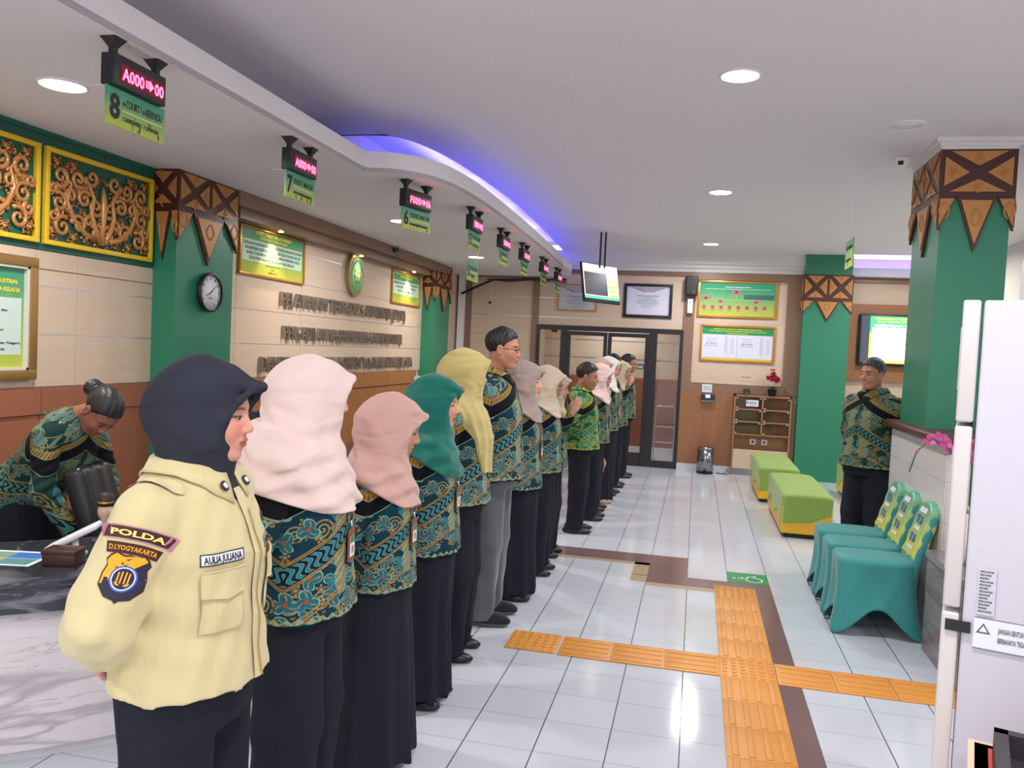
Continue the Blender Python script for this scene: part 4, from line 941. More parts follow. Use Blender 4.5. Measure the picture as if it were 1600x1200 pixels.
def arc(V, R):
    """bend text/patch coordinates over an arc of radius R"""
    return [((R+p[1])*math.sin(p[0]/R), (R+p[1])*math.cos(p[0]/R)-R, p[2]) for p in V]
bv = G['bvh']; front = (1, 0, 0)
navy = C(30, 30, 54)
# name tapes
for nm, st, oy, oz, wd, N in (('name_tape', 'AULIA JULIANA', -.088, 1.165, .115, (1, -.45, 0)), ('unit_tape', 'SATPAM', .085, 1.165, .085, (1, .35, 0))):
    r = [(-wd/2, -.014), (wd/2, -.014), (wd/2, .014), (-wd/2, .014)]
    geo = [(*fine_poly(r), 0, 0), (*border(r, .0028), 1, .0006), (*tg(st, -wd/2+.008, -.008, wd-.016, .0165), 1, .0006)]
    drape(nm, geo, (.1, oy, oz), N, (0, 0, 1), [PAPER, mat('navy_thread', navy, .7)], guard, .002, bv)
# chest pockets with flaps
for sd in (-1, 1):
    N = (1, sd*.42, 0); body_ = [(-.055, -.14), (.055, -.14), (.055, 0), (-.055, 0)]; flap = [(-.06, -.058), (0, -.066), (.06, -.058), (.06, .002), (-.06, .002)]
    drape('chest_pocket', [(*fine_poly(body_, 9), 0, 0), (*border(body_, .0018), 0, .0018)], (.1, sd*.088, 1.135), N, (0, 0, 1), [YEL], guard, .006, bv)
    o = drape('pocket_flap', [(*fine_poly(flap, 9), 0, 0), (*border(flap, .0018), 0, .0018)], (.1, sd*.088, 1.138), N, (0, 0, 1), [YEL], guard, .013, bv)
    so = o.modifiers.new('thick', 'SOLIDIFY'); so.thickness = .004; so.offset = -1
# placket with its zip
pl = [(-.017, -.27), (.017, -.27), (.017, .19), (-.017, .19)]
drape('placket', [(*fine_poly(pl, 14), 0, 0)], (.1, 0, 1.12), front, (0, 0, 1), [YEL], guard, .006, bv)
drape('zip', [(*fine_poly([(-.003, -.268), (.003, -.268), (.003, .14), (-.003, .14)], 14), 0, 0)], (.1, .006, 1.12), front, (0, 0, 1), [mat('zip_mustard', C(186, 160, 70), .5)], guard, .010, bv)
# badge, collar and pins
st = [(.018*(1 if k % 2 == 0 else .55)*math.sin(k*math.pi/8), .020*(1 if k % 2 == 0 else .62)*math.cos(k*math.pi/8)) for k in range(16)]
drape('metal_badge', [(*fine_poly(st, 2), 0, 0), (*fine_poly([(.008*math.sin(a*.7), .008*math.cos(a*.7)) for a in range(9)], 1), 1, .001)], (.1, .085, 1.215), (1, .3, .2), (0, 0, 1), [mat('badge_bronze', C(110, 88, 40), .35, .7), MAROON], guard, .003, bv)
def collar(t, info, mt, r_in=.074, z_in=1.385, spread=.042, drop=.055, pin=False):
    bvh, sc = info['bvh'], info['s']
    for sd in (-1, 1):
        m = MB(); n = 12; V = []; F = []
        for i in range(n+1):
            a = i/n; th = math.pi*(1-a)*.985; cx0 = -.012*sc; ex = cx0+r_in*sc*math.cos(th)*1.05; ey = sd*(.006+r_in*sc*math.sin(th)); ez = (z_in-.020*a)*sc
            wd = spread*(.75+.55*a**2); ox = ex+wd*math.cos(th)+.004*a**3; oy = ey+sd*(wd*math.sin(th)+.026*a**3)
            for q_ in (0, .33, .66, 1):
                px, py = ex+(ox-ex)*q_, ey+(oy-ey)*q_; r = bvh.ray_cast(Vector((px, py, 1.6*sc)), Vector((0, 0, -1)))
                hz_ = r[0].z if r[0] is not None else ez-.05
                pz = max(min(ez-drop*q_*(1+.5*a), ez+.004), hz_+.007)
                if q_ > .5 and r[0] is not None and hz_ > ez-.16: pz = hz_+.008
                V.append((px, py, pz+.010*(q_ == .33)))
        for i in range(n):
            for j in range(3): b0 = 4*i+j; F.append([b0, b0+1, b0+5, b0+4] if sd < 0 else [b0, b0+4, b0+5, b0+1])
        m.add(V, F, smooth=True); o = m.build('collar', mt, t); md = o.modifiers.new('thick', 'SOLIDIFY'); md.thickness = .004; md.offset = 1
        if o.data.attributes.get('pat') is None:
            at = o.data.attributes.new('pat', 'FLOAT_VECTOR', 'POINT'); at.data.foreach_set('vector', np.array([(.3+v.co.x, 1.29+.2*v.co.y, .5) for v in o.data.vertices], f32).ravel())
        if pin:
            p = Vector(V[4*n+2])*.5+Vector(V[4*n-5])*.5; m = MB(xf=basis(p+Vector((.004, 0, .006)), (0, 1, 0), (-.5, 0, .85)))
            m.lathe([(.013, .002), (.013, .006)], 20, 0); m.lathe([(.008, .006), (.008, .0075)], 20, 1); m.build('collar_pin', [mat('pin_dark', C(40, 36, 44), .4), PAPER], t)
collar(guard, G, YEL, pin=True)
for tt_, ii_, mm_ in ((MAN6, I6, BATIK), (MAN10, I10, BATIKG), (GUEST, IG, BATIKO), (CLERK, IC, BATIKO)):
    if ii_['bvh'] is not None and tt_ is not CLERK: collar(tt_, ii_, mm_, .068, 1.375, .040, .05)
for sd in (-1, 1):
    # shoulder tab
    ep = [(-.06, -.022), (.055, -.020), (.07, 0), (.055, .020), (-.06, .022)]
    drape('shoulder_tab', [(*fine_poly(ep, 6), 0, 0), (*border(ep, .0018), 0, .0016)], (-.01, sd*.135, 1.3), (0, sd*.35, 1), (1, 0, 0), [YEL], guard, .006, bv, roll=-sd*90)
# sleeve patches
def shield():
    R = [(-.040, .040), (-.030, .049), (-.012, .044), (0, .047), (.012, .044), (.030, .049), (.040, .040), (.046, .028), (.041, .018), (.046, -.002), (.046, -.026), (.026, -.046), (.006, -.050), (0, -.056), (-.006, -.050), (-.026, -.046), (-.046, -.026), (-.046, -.002), (-.041, .018), (-.046, .028)]
    return R
sh_ = shield(); AN = (.46, -1, .10); AO = (-.012, -.24, 1.150); AU = (.30, 0.0, 1)
def bendp(poly, R): return arc([(a, b, 0) for a, b in poly], R)
def strip_arc(hw, h0, h1, R, n=14):
    V = []; F = []
    for i in range(n+1):
        x_ = -hw+2*hw*i/n; V += [(x_, h0, 0), (x_, h1, 0)]
    for i in range(n): F.append([2*i, 2*i+2, 2*i+3, 2*i+1])
    return arc(V, R), F
maroon_ = mat('patch_maroon', C(70, 26, 34), .7); ylw_ = mat('patch_yellow', C(250, 232, 130), .7); gold_ = mat('patch_gold', C(246, 172, 34), .7); navy_ = mat('patch_navy', C(34, 34, 60), .7); blue_ = mat('patch_blue', C(80, 110, 200), .7); pk_ = mat('patch_edge', C(190, 130, 150), .7)
V, F = strip_arc(.044, .080, .104, .13); V2, F2 = strip_arc(.0465, .0775, .1065, .13); Vt, Ft = tg('POLDA', -.034, .086, .068, .0125, .03); 
drape('police_patch', [(V2, F2, 1, 0), (V, F, 0, .0006), (arc(Vt, .13), Ft, 2, .0012)], AO, AN, AU, [maroon_, pk_, ylw_], guard, .002, bv)
V, F = strip_arc(.038, .048, .071, .13); Vt, Ft = tg('D.I.YOGYAKARTA', -.034, .055, .068, .0105, .02)
drape('region_patch', [(V, F, 0, 0), (arc(Vt, .13), Ft, 1, .0008)], AO, AN, AU, [maroon_, gold_], guard, .002, bv)
V, F = fine_poly(sh_, 3); Vi, Fi = fine_poly([(a*.93, b*.93) for a, b in sh_], 3)
diag = [(a*.93, b*.93) for a, b in sh_]; up_ = [p for p in diag if p[1]-.75*p[0] > -.006]; 
upd = sorted(up_, key=lambda p: math.atan2(p[1]-.02, p[0]+.015)); cx_ = MB()
circ = lambda r, n=24: [(r*math.cos(2*math.pi*k/n), r*math.sin(2*math.pi*k/n)-.004) for k in range(n)]
ship = [([(x_-.0016, -.014), (x_+.0016, -.014), (x_+.0016, .012-abs(x_)*.3), (x_-.0016, .012-abs(x_)*.3)]) for x_ in (-.011, -.004, .004, .011)]
geo = [(V, F, 4, 0), (Vi, Fi, 1, .0006), (*fine_poly(upd, 3), 0, .0010), (*fine_poly(circ(.0275), 2), 2, .0014), (*border(circ(.024), .0022), 3, .0020), (*fine_poly(circ(.021), 2), 1, .0018)]+[(*fine_poly(q_, 0), 0, .0024) for q_ in ship]+[(*fine_poly([(-.016, -.013), (-.011, -.0185), (.011, -.0185), (.016, -.013)], 0), 0, .0024)]
drape('shield_patch', geo, AO, AN, AU, [gold_, navy_, blue_, PAPER, maroon_], guard, .002, bv)
# ============================================================ SIGNS AND WALL THINGS
def gradient(name, c1, c2, z0, z1, axis=2, rough=.4, swirl=0):
    def bld(t, b):
        p = t.xyz(t.coord()); g = (p[axis]-z0)/(z1-z0)
        if swirl: g = g+(t.noise(t.coord(), swirl, 3, .6, 2.0)-.5)*.35
        r = t.node('ShaderNodeValToRGB'); r.color_ramp.elements[0].color = c1+(1,); r.color_ramp.elements[1].color = c2+(1,); t.put(r.inputs[0], g); t.put(b.inputs['Base Color'], r.outputs[0])
    return mat(name, c1, rough, build=bld)
SIGNM = gradient('sign_print', C(176, 190, 70), C(66, 152, 118), -.14, -.03)
def counter_sign(x, y, rz, num, led, txt, jav, label, L=.31, z=ZD):
    """hangs below the dropped ceiling, runs along Y and faces +X"""
    t = thing('counter_sign', label, 'hanging sign', (x, y, z-.18), rz, 'counter number signs hanging from the low ceiling')
    for k, yy in enumerate((.03, L-.03)):
        m = MB(); m.box((-.012, yy-.012, .10), (.012, yy+.012, .165)); V = [(-.035, yy-.035, .18), (.035, yy-.035, .18), (.035, yy+.035, .18), (-.035, yy+.035, .18), (-.012, yy-.014, .145), (.012, yy-.014, .145), (.012, yy+.014, .145), (-.012, yy+.014, .145)]
        m.add(V, [[0, 1, 2, 3], [7, 6, 5, 4], [0, 4, 5, 1], [1, 5, 6, 2], [2, 6, 7, 3], [3, 7, 4, 0]]); m.build('ceiling_bracket', BLACK, t)
    m = MB(); m.box((-.03, 0, 0), (.03, L, .12), bev=.004); m.build('led_case', BLACK, t)
    m = MB(); m.box((.029, .035, .018), (.032, L-.012, .088)); sc = m.build('led_screen', LEDGLASS, t)
    fx = basis((.033, .045, .028), (0, 1, 0), (0, 0, 1)); m = MB(xf=fx); a, b = led.split('>')
    m.text(a, 0, 0, .125, .048, depth=.001, bold=.01); m.text(b, .190, 0, .055, .048, depth=.001, bold=.01)
    for kk in range(4): m.box((.135, .012+kk*.008, 0), (.162, .016+kk*.008, .001))
    m.prism([(.160, .002), (.183, .024), (.160, .046)], 0, .001); m.build('led_digits', LEDRED, sc)
    bd = MB(); bd.box((-.004, -.005, -.148), (.004, L+.03, -.002)); bo = bd.build('number_board', SIGNM, t)
    fx = basis((.0045, 0, -.148), (0, 1, 0), (0, 0, 1)); m = MB(xf=fx); m.text(num, .012, .03, .058, .095, 0, bold=.03); m.text(txt, .085, .085, L-.075, .032, 0, bold=.004)
    m.box((.082, .066, 0), (L+.015, .070, .0008), 1); m.text(jav, .085, .030, L-.09, .022, 0, bold=.0)
    m.build('lettering', [INK, mat('sign_line', C(214, 240, 150), .5)], bo)
    m = MB(); m.box((-.085, .01, -.003), (-.004, .05, -.001)); m.build('mounting_tab', CORN, t)
    if num in '4321': m = MB(); m.tube([(0, -.004, .09), (-.01, -.05, .08), (0, -.06, .03), (0, -.004, .01)], .0025, 6); m.build('loose_cable', BLACK, t)
    return t
counter_sign(-2.26, 2.71, 0, '8', 'A000>00', 'e-COURT / e-BERPADU', 'ꦌꦏꦺꦴꦂꦠ꧀ / ꦌꦧꦼꦂꦥꦢꦸ', 'largest hanging counter sign, number 8 with red LED digits, nearest the viewer')
counter_sign(-2.29, 4.15, 0, '7', 'A000>00', 'SURAT MASUK', 'ꦱꦸꦫꦠ꧀ꦩꦱꦸꦏ꧀', 'hanging counter sign number 7 with red LED digits')
counter_sign(-2.02, 5.26, math.radians(-15), '6', 'F000>06', 'KESEKRETARIATAN', 'ꦏꦱꦺꦏꦿꦺꦠꦫꦶꦪꦠꦤ꧀', 'hanging counter sign number 6 turned along the curve of the ceiling')
counter_sign(-1.84, 6.28, 0, '5', 'E000>05', 'HUKUM', 'ꦲꦸꦏꦸꦩ꧀', 'hanging counter sign number 5 with LED digits, above the second board 5')
counter_sign(-1.86, 7.38, 0, '4', 'D000>04', 'PERDATA', 'ꦥꦼꦂꦢꦠ', 'hanging counter sign number 4, middle of the far five')
counter_sign(-1.87, 8.37, 0, '3', 'C027>03', 'PIDANA', 'ꦥꦶꦢꦤ', 'hanging counter sign number 3, third from the far end')
counter_sign(-1.89, 9.6, 0, '2', 'B000>02', 'TIPIKOR', 'ꦠꦶꦥꦶꦏꦺꦴꦂ', 'hanging counter sign number 2, second from the far end')
counter_sign(-1.92, 10.8, 0, '1', 'A005>01', 'PHI', 'ꦥꦲꦶ', 'farthest hanging counter sign, number 1')
t = thing('number_board', 'plain green board with number 5 hanging on two strings below the LED sign 5', 'hanging sign', (-1.84, 6.28, 2.22))
m = MB(); m.box((-.004, 0, -.003), (.004, .32, .145)); bo = m.build('printed_panel', gradient('sign_print_b', C(176, 190, 70), C(66, 152, 118), 0, .10), t)
m = MB(xf=basis((.0045, 0, 0), (0, 1, 0), (0, 0, 1))); m.text('5', .012, .03, .055, .09, 0, bold=.03); m.text('INZAGE', .085, .085, .2, .03, 0); m.box((.08, .066, 0), (.31, .07, .0008), 1); m.text('ꦲꦶꦤ꧀ꦗꦒꦺ', .09, .03, .12, .022); m.build('lettering', [INK, MATS['sign_line']], bo)
for yy in (.03, .29): m = MB(); m.tube([(0, yy, .14), (0, yy, .265)], .0012, 5); m.build('string', PAPER, t)
t = thing('hanging_board', 'narrow green board seen edge-on, hanging on strings near the right column', 'hanging sign', (1.34, 8.0, 2.59))
m = MB(); m.box((-.004, 0, 0), (.004, .38, .26)); m.build('printed_panel', gradient('hang_print', C(196, 216, 50), C(60, 160, 120), 0, .26), t)
m = MB(xf=basis((-.005, .38, 0), (0, -1, 0), (0, 0, 1))); m.text('INFORMASI', .03, .17, .32, .04); m.box((.02, .13, 0), (.36, .134, .001), 1); m.text('ꦲꦶꦤ꧀ꦥ꦳ꦺꦴꦂꦩꦱꦶ', .05, .06, .26, .03); m.build('lettering', [INK, MATS['sign_line']], t)
for yy in (.03, .35): m = MB(); m.tube([(0, yy, .26), (0, yy, ZC-2.59)], .0012, 5); m.build('string', PAPER, t)
# big metal letters on the left wall: one thing per line of words
for i, (st, y0, y1, z0, z1) in enumerate((('PELAYANAN TERPADU SATU PINTU (PTSP)', 6.70, 9.87, 1.965, 2.105), ('PENGADILAN NEGERI/HUBUNGAN INDUSTRIAL', 6.76, 9.81, 1.665, 1.80), ('DAN TINDAK PIDANA KORUPSI YOGYAKARTA KELAS IA', 6.38, 10.2, 1.375, 1.515))):
    t = thing('wall_lettering', ['raised metal capital letters of the top line, PELAYANAN TERPADU SATU PINTU', 'raised metal capital letters of the middle line, PENGADILAN NEGERI', 'raised metal capital letters of the bottom line, DAN TINDAK PIDANA KORUPSI'][i], 'wall lettering', (-3.715, y0, z0), group='raised metal letters on the beige wall')
    m = MB(xf=basis((.002, 0, 0), (0, 1, 0), (0, 0, 1))); m.text(st, 0, 0, y1-y0, z1-z0, depth=.028, bold=-.004); m.build('metal_letters', LETMET, t)
# ---------------- framed things
def framed(name, label, cat, B, W, H, fw, fmat, pmat, extra=None, depth=.025, group=None, inner=None):
    """B: basis at lower-left corner of the frame"""
    loc = B.translation.copy(); t = thing(name, label, cat, loc, group=group); B = B.copy(); B.translation = (0, 0, 0)
    m = MB(xf=B)
    for a in (((0, 0), (W, fw)), ((0, H-fw), (W, H)), ((0, fw), (fw, H-fw)), ((W-fw, fw), (W, H-fw))): m.box((a[0][0], a[0][1], 0), (a[1][0], a[1][1], depth), bev=min(.004, depth*.3))
    if inner: m_ = MB(xf=B); [m_.box((a, b, 0), (c, d, depth*.8)) for a, b, c, d in ((fw, fw, W-fw, fw*1.25), (fw, H-fw*1.25, W-fw, H-fw), (fw, fw, fw*1.25, H-fw), (W-fw*1.25, fw, W-fw, H-fw))]; m_.build('inner_lip', inner, t)
    m.build('frame', fmat, t); m = MB(xf=B); m.box((fw*.8, fw*.8, .002), (W-fw*.8, H-fw*.8, .010)); po = m.build('print', pmat, t)
    if extra: C_ = B.copy(); C_.translation = B @ Vector((0, 0, .0105)); extra(t, po, C_)
    return t
GFR = mat('gilt_frame', C(200, 140, 66), .28, .5); POST = lambda n, W, H: gradient('poster_'+n, C(190, 196, 70), C(62, 148, 110), .02, H*.95, 2, .25, 5)
def ex1(t, po, B):
    m = MB(xf=B); m.text('PENGADILAN NEGERI YOGYAKARTA', .12, .395, .88, .026, 0, bold=.03); m.text('MAKLUMAT PELAYANAN', .26, .355, .6, .028, 0, bold=.03); m.text('NOMOR 1 TAHUN 2023', .32, .322, .48, .022, 0, bold=.03)
    for k, l in enumerate(('DENGAN INI KAMI MENYATAKAN SANGGUP MELAKSANAKAN PELAYANAN', 'DAN MENERIMA KRITIK SERTA PENGADUAN SESUAI STANDAR DAN SIAP', 'APABILA TIDAK MENEPATI JANJI INI KAMI SIAP MENERIMA SANKSI', 'SESUAI PERATURAN PERUNDANGAN YANG BERLAKU')): m.text(l, .07+(.09 if k == 3 else .02*k), .262-k*.040, 1.0-(.22 if k == 3 else .04*k), .028, 1, bold=.01)
    m.text('Yogyakarta, Desember 2023', .42, .105, .26, .012, 1); m.text('KETUA', .52, .075, .06, .010, 1); m.text('MUSTIKA, S.H.', .48, .045, .14, .014, 1); m.box((.05, .125, -.0008), (1.08, .305, -.0002), 2); m.build('lettering', [YINK, TEXTGREY, mat('poster_pale', C(190, 222, 196), .4)], po)
framed('framed_notice', 'large green framed notice under the wooden beam with grey block letters', 'framed notice', LW(6.0, 2.19), 1.13, .415, .022, GFR, POST('a', 1, .4), ex1)
def ex2(t, po, B):
    m = MB(xf=B); m.text('PENGADILAN NEGERI YOGYAKARTA', .12, .375, .78, .022, 0, bold=.03); m.text('MOTTO PELAYANAN', .28, .34, .46, .024, 0, bold=.03)
    for k, l in enumerate(('MEMBERIKAN PELAYANAN YANG TRANSPARAN', 'AKUNTABEL DAN PROFESIONAL', 'BAGI SEMUA')): m.text(l, .08+.07*k, .255-k*.048, .86-.14*k, .032, 1, bold=.01)
    m.text('Yogyakarta, 2023', .68, .09, .24, .014, 1); m.text('KETUA', .72, .06, .12, .012, 1); m.box((.04, .13, -.0008), (.98, .30, -.0002), 2); m.build('lettering', [YINK, TEXTGREY, MATS['poster_pale']], po)
framed('framed_notice', 'smaller green framed notice under the beam, next to the corner pillar', 'framed notice', LW(9.40, 2.17), 1.04, .42, .022, GFR, POST('b', 1, .4), ex2)
# oval court emblem
t = thing('oval_emblem', 'oval green and gold emblem mounted on the beige wall above the letters', 'emblem', (-3.72, 8.27, 2.40))
Bo = basis((0, 0, 0), (0, 1, 0), (0, 0, 1)); el = lambda a, b, n=48: [(a*math.cos(2*math.pi*k/n), b*math.sin(2*math.pi*k/n)) for k in range(n)]
m = MB(xf=Bo); m.prism(el(.205, .235), 0, .045); m.build('oval_body', mat('emblem_edge', C(150, 140, 104), .4, .3), t)
m = MB(xf=Bo); m.prism(el(.195, .225), .045, .049, 0); m.prism(el(.18, .21), .049, .051, 1); m.prism(el(.148, .178), .051, .053, 0); m.prism(el(.138, .168), .053, .055, 1)
for k in range(40): a = 2*math.pi*k/40; m.box((.164*math.cos(a)-.005, .194*math.sin(a)-.005, .051), (.164*math.cos(a)+.005, .194*math.sin(a)+.005, .0535), 0)
m.prism([((.085 if k % 2 == 0 else .05)*math.sin(k*math.pi/8), (.10 if k % 2 == 0 else .06)*math.cos(k*math.pi/8)) for k in range(16)], .055, .060, 0); m.prism(el(.035, .045, 24), .060, .064, 2); m.prism([(-.02, -.02), (0, -.035), (.02, -.02), (.02, .03), (-.02, .03)], .064, .067, 3); m.prism([(-.012, -.014), (0, -.024), (.012, -.014), (.012, .012), (-.012, .012)], .067, .069, 2)
m.build('relief', [GOLD, GREEN, PAPER, mat('emblem_red', C(190, 40, 36), .4)], t)
# big gilt frame at the far left
def ex3(t, po, B):
    m = MB(xf=B); m.text('PENGADILAN NEGERI, HUBUNGAN INDUSTRIAL', .12, .535, .70, .022, 0, bold=.03); m.text('DAN TINDAK PIDANA KORUPSI YOGYAKARTA KELAS IA', .11, .49, .725, .022, 0, bold=.03)
    m.box((.11, .14, -.0008), (.845, .455, -.0002), 2)
    for k, l in enumerate(('VISI', 'Terwujudnya pengadilan hubungan industrial dan', 'tindak pidana korupsi yang agung', 'MISI', 'Memberikan pelayanan hukum bagi para pencari', 'keadilan pada Pengadilan Negeri, Hubungan', 'Industrial serta meningkatkan mutu Pengadilan Negeri,', 'dan Tindak Pidana Korupsi Yogyakarta Kelas IA')): m.text(l, .14, .415-k*.036, .68*len(l)/52+.01, .014, 1, bold=.02)
    m.build('lettering', [YINK, INK, mat('poster_grey', C(198, 216, 206), .4)], po)
t = framed('framed_notice', 'green notice in a wide carved gilt frame at the far left wall', 'framed notice', LW(2.98, 1.375), .93, .69, .055, mat('antique_gilt', C(156, 118, 66), .35, .4), POST('c', 1, .6), ex3, .045, inner=mat('cream_mat', C(214, 208, 200), .5))
m = MB(); 
for k in range(44): m.lathe([(.006, 0), (.005, .004), (.001, .006)], 8, 0, basis((.040, .89, .03+k*.0145), (0, 1, 0), (0, 0, 1)))
for k in range(60): m.lathe([(.006, 0), (.005, .004), (.001, .006)], 8, 0, basis((.040, .02+k*.0148, .040), (0, 1, 0), (0, 0, 1)))
m.build('beading', MATS['antique_gilt'], t)
# carved scroll panels in yellow frames on the green band
def spiral(cx, cy, r0, turns, a0, sg, n=26, tail=None):
    pts = []
    for i in range(n):
        u = i/(n-1); r = r0*(1-u)**.8+.004; a = a0+sg*turns*2*math.pi*u; pts.append((cx+r*math.cos(a), cy+r*math.sin(a), .012+.006*u))
    return pts
def leaf(m, x, y, a, L, W):
    xf = Matrix.Translation((x, y, .012)) @ Matrix.Rotation(a, 4, 'Z'); V = [(0, 0, 0)]; n = 7; F = []
    out = [(0, 0), (.25*L, .5*W), (.35*L, .30*W), (.6*L, .55*W), (.68*L, .25*W), (L, 0)]; pts = out+[(px, -py) for px, py in out[1:-1][::-1]]
    V = [(px, py, 0) for px, py in pts]+[(.15*L, 0, .010), (.5*L, 0, .012), (.8*L, 0, .008)]; N_ = len(pts)
    for i in range(N_):
        j = (i+1) % N_; c = N_ if pts[i][0]+pts[j][0] < .5*L else (N_+1 if pts[i][0]+pts[j][0] < 1.25*L else N_+2); F.append([i, j, c])
    F += [[N_, N_+1, 1], [N_+1, N_+2, 3]]; m.add(V, F, 0, xf, True)
def carved_panel(y0, label):
    W, H = .94, .56; t = thing('wall_carving', label, 'wall carving', (-3.715, y0, 2.155), group='carved scroll panels on the green wall'); B = basis((0, 0, 0), (0, 1, 0), (0, 0, 1))
    m = MB(xf=B); fw = .028
    for a in ((0, 0, W, fw), (0, H-fw, W, H), (0, fw, fw, H-fw), (W-fw, fw, W, H-fw)): m.box((a[0], a[1], 0), (a[2], a[3], .03), bev=.003)
    m.build('frame', YELP, t); m = MB(xf=B); random.seed(7); cx, cy = W/2, H/2
    def both(pts, r):
        for sg in (1, -1): m.tube([(cx+sg*p[0], cy+p[1], p[2]) for p in pts], r, 7)
    def bleaf(x, y, a, L, Wd): leaf(m, cx+x, cy+y, a, L, Wd); leaf(m, cx-x, cy+y, math.pi-a, L, Wd)
    both([(0.02, -.22, .012), (.06, -.15, .016), (.10, -.05, .016), (.08, .05, .016), (.13, .13, .016), (.22, .17, .016)], [.020, .018, .016, .014, .012, .009])
    both([(.06, -.20, .012), (.15, -.18, .016), (.25, -.10, .016), (.30, .0, .016), (.27, .10, .016), (.35, .18, .014)], [.020, .018, .016, .014, .011, .008])
    for (x, y, r, tn, a0, sg) in ((.06, .0, .055, 1.3, 3.4, 1), (.16, .03, .05, 1.4, 2.6, -1), (.20, -.13, .055, 1.4, 0, 1), (.33, -.16, .06, 1.4, 2.2, -1), (.36, -.02, .055, 1.4, 1.0, 1), (.35, .13, .06, 1.4, -1, -1), (.21, .14, .05, 1.4, 3.8, 1), (.10, .17, .05, 1.3, 0, -1), (.05, -.16, .05, 1.3, 1.6, 1), (.12, -.10, .04, 1.2, 4, -1), (.27, .03, .045, 1.3, 5, 1), (.40, -.10, .035, 1.2, 2, 1), (.41, .06, .03, 1.2, 0, -1)):
        pts = spiral(x, y, r, tn, a0, sg); both(pts, [.015-.006*i/25 for i in range(26)])
        for k in range(3): a = a0+sg*(.5+k*1.2); bleaf(x+r*.95*math.cos(a), y+r*.95*math.sin(a), a+.5*sg, .066, .046)
    for x, y in ((.15, .10), (.29, -.05), (.25, .20), (.38, .20), (.33, .07), (.13, -.20), (.24, -.22), (.41, -.2)):
        for k in range(5): a = k*2*math.pi/5+x*9; bleaf(x, y, a, .056, .040)
        for sg in (1, -1): m.lathe([(.012, .012), (.010, .022), (.003, .026)], 10, 0, Matrix.Translation((cx+sg*x, cy+y, 0)))
    m.tube([(cx, cy-.23, .012), (cx, cy-.12, .018), (cx, cy-.02, .02), (cx, cy+.07, .02), (cx, cy+.14, .014)], [.02, .014, .024, .018, .003], 10)
    for v in range(len(m.v)):
        x, y, z = m.v[v]; m.v[v] = (x, min(max(y, .03), W-.03), min(max(z, .03), H-.03))
    m.build('carving', CARVE, t)
carved_panel(3.96, 'carved golden scroll panel in a yellow frame, complete, beside the clock pillar'); carved_panel(2.98, 'carved golden scroll panel in a yellow frame, cut off by the left picture edge')
# wall clock
t = thing('wall_clock', 'round white wall clock with a black rim on the green pillar', 'clock', (-3.52, 5.31, 1.985))
B = basis((0, 0, 0), (0, 1, 0), (0, 0, 1)); m = MB(xf=B); m.lathe([(.142, 0), (.145, .02), (.138, .034), (.128, .03)], 48, cap=False); m.build('rim', BLACK, t)
m = MB(xf=B); m.lathe([(.135, .0), (.135, .018)], 48); f = m.build('dial', PAPER, t)
m = MB(xf=B)
for k in range(12):
    a = math.pi/2-(k+1)*math.pi/6; m.text(str(k+1), .103*math.cos(a), .103*math.sin(a)-.010, .020 if k > 8 else .011, .020, 0, .0008, .0185, bold=.01, center=True)
for k in range(60): a = k*math.pi/30; m.tube([(.120*math.cos(a), .120*math.sin(a), .0188), (.125*math.cos(a), .125*math.sin(a), .0188)], .0008, 4)
m.text('Quartz', 0, -.045, .05, .010, 0, .0008, .0185, center=True); m.build('numerals', INK, f)
for nm, ang, L, r in (('hour_hand', 8.15/12, .06, .004), ('minute_hand', 9/60, .095, .003)): a = math.pi/2-2*math.pi*ang; m = MB(xf=B); m.tube([(-.015*math.cos(a), -.015*math.sin(a), .022), (L*math.cos(a), L*math.sin(a), .022)], [r, r*.5], 6); m.build(nm, BLACK, t)
# camera on the beam
t = thing('dome_camera', 'small black dome camera on the wooden beam above the emblem', 'camera', (-3.49, 8.9, 2.775)); m = MB(); m.lathe([(.045, 0), (.045, .024), (.03, .025)], 20, 0); m.build('base', WOODG, t); m = MB(); m.lathe([(.002, -.05), (.03, -.04), (.045, -.012), (.045, 0)], 20); m.build('dome', BLACK, t)
# ---------------- back wall frames
def cert(t, po, B, W, H, gold):
    m = MB(xf=B); m.prism([(0.03, H-.03), (W-.03, H-.03), (W/2, H-.13)], 0, .0006, 2); m.prism([(0.03, H-.03), (.05, H-.03), (W/2-.03, H-.125), (W/2-.06, H-.125)], .0006, .001, 3); m.prism([(W-.03, H-.03), (W-.05, H-.03), (W/2+.03, H-.125), (W/2+.06, H-.125)], .0006, .001, 3)
    for k, (wd, h) in enumerate(((.34, .018), (.18, .012), (.26, .014), (.34, .012), (.30, .012), (.2, .01), (.14, .01))): m.text('PIAGAM PENGHARGAAN DIBERIKAN KEPADA'[:int(wd*90)], W/2, H-.19-k*.028, wd, h, 1, center=True)
    m.build('lettering', [YINK, TEXTGREY, mat('cert_grey', C(170, 172, 186), .4), MATS.get('emblem_red')], po)
framed('framed_certificate', 'silvery framed certificate partly hidden behind the hanging screen', 'framed certificate', BW(-2.13, 2.30), .60, .40, .018, GFR, mat('cert_paper_a', C(196, 198, 210), .15), lambda t, po, B: cert(t, po, B, .6, .4, 1))
framed('framed_certificate', 'framed certificate in a wide black frame right of the hanging screen', 'framed certificate', BW(-1.13, 2.23), .72, .51, .045, BLACK, mat('cert_paper_b', C(214, 216, 230), .2), lambda t, po, B: cert(t, po, B, .72, .51, 0), inner=SILVER)
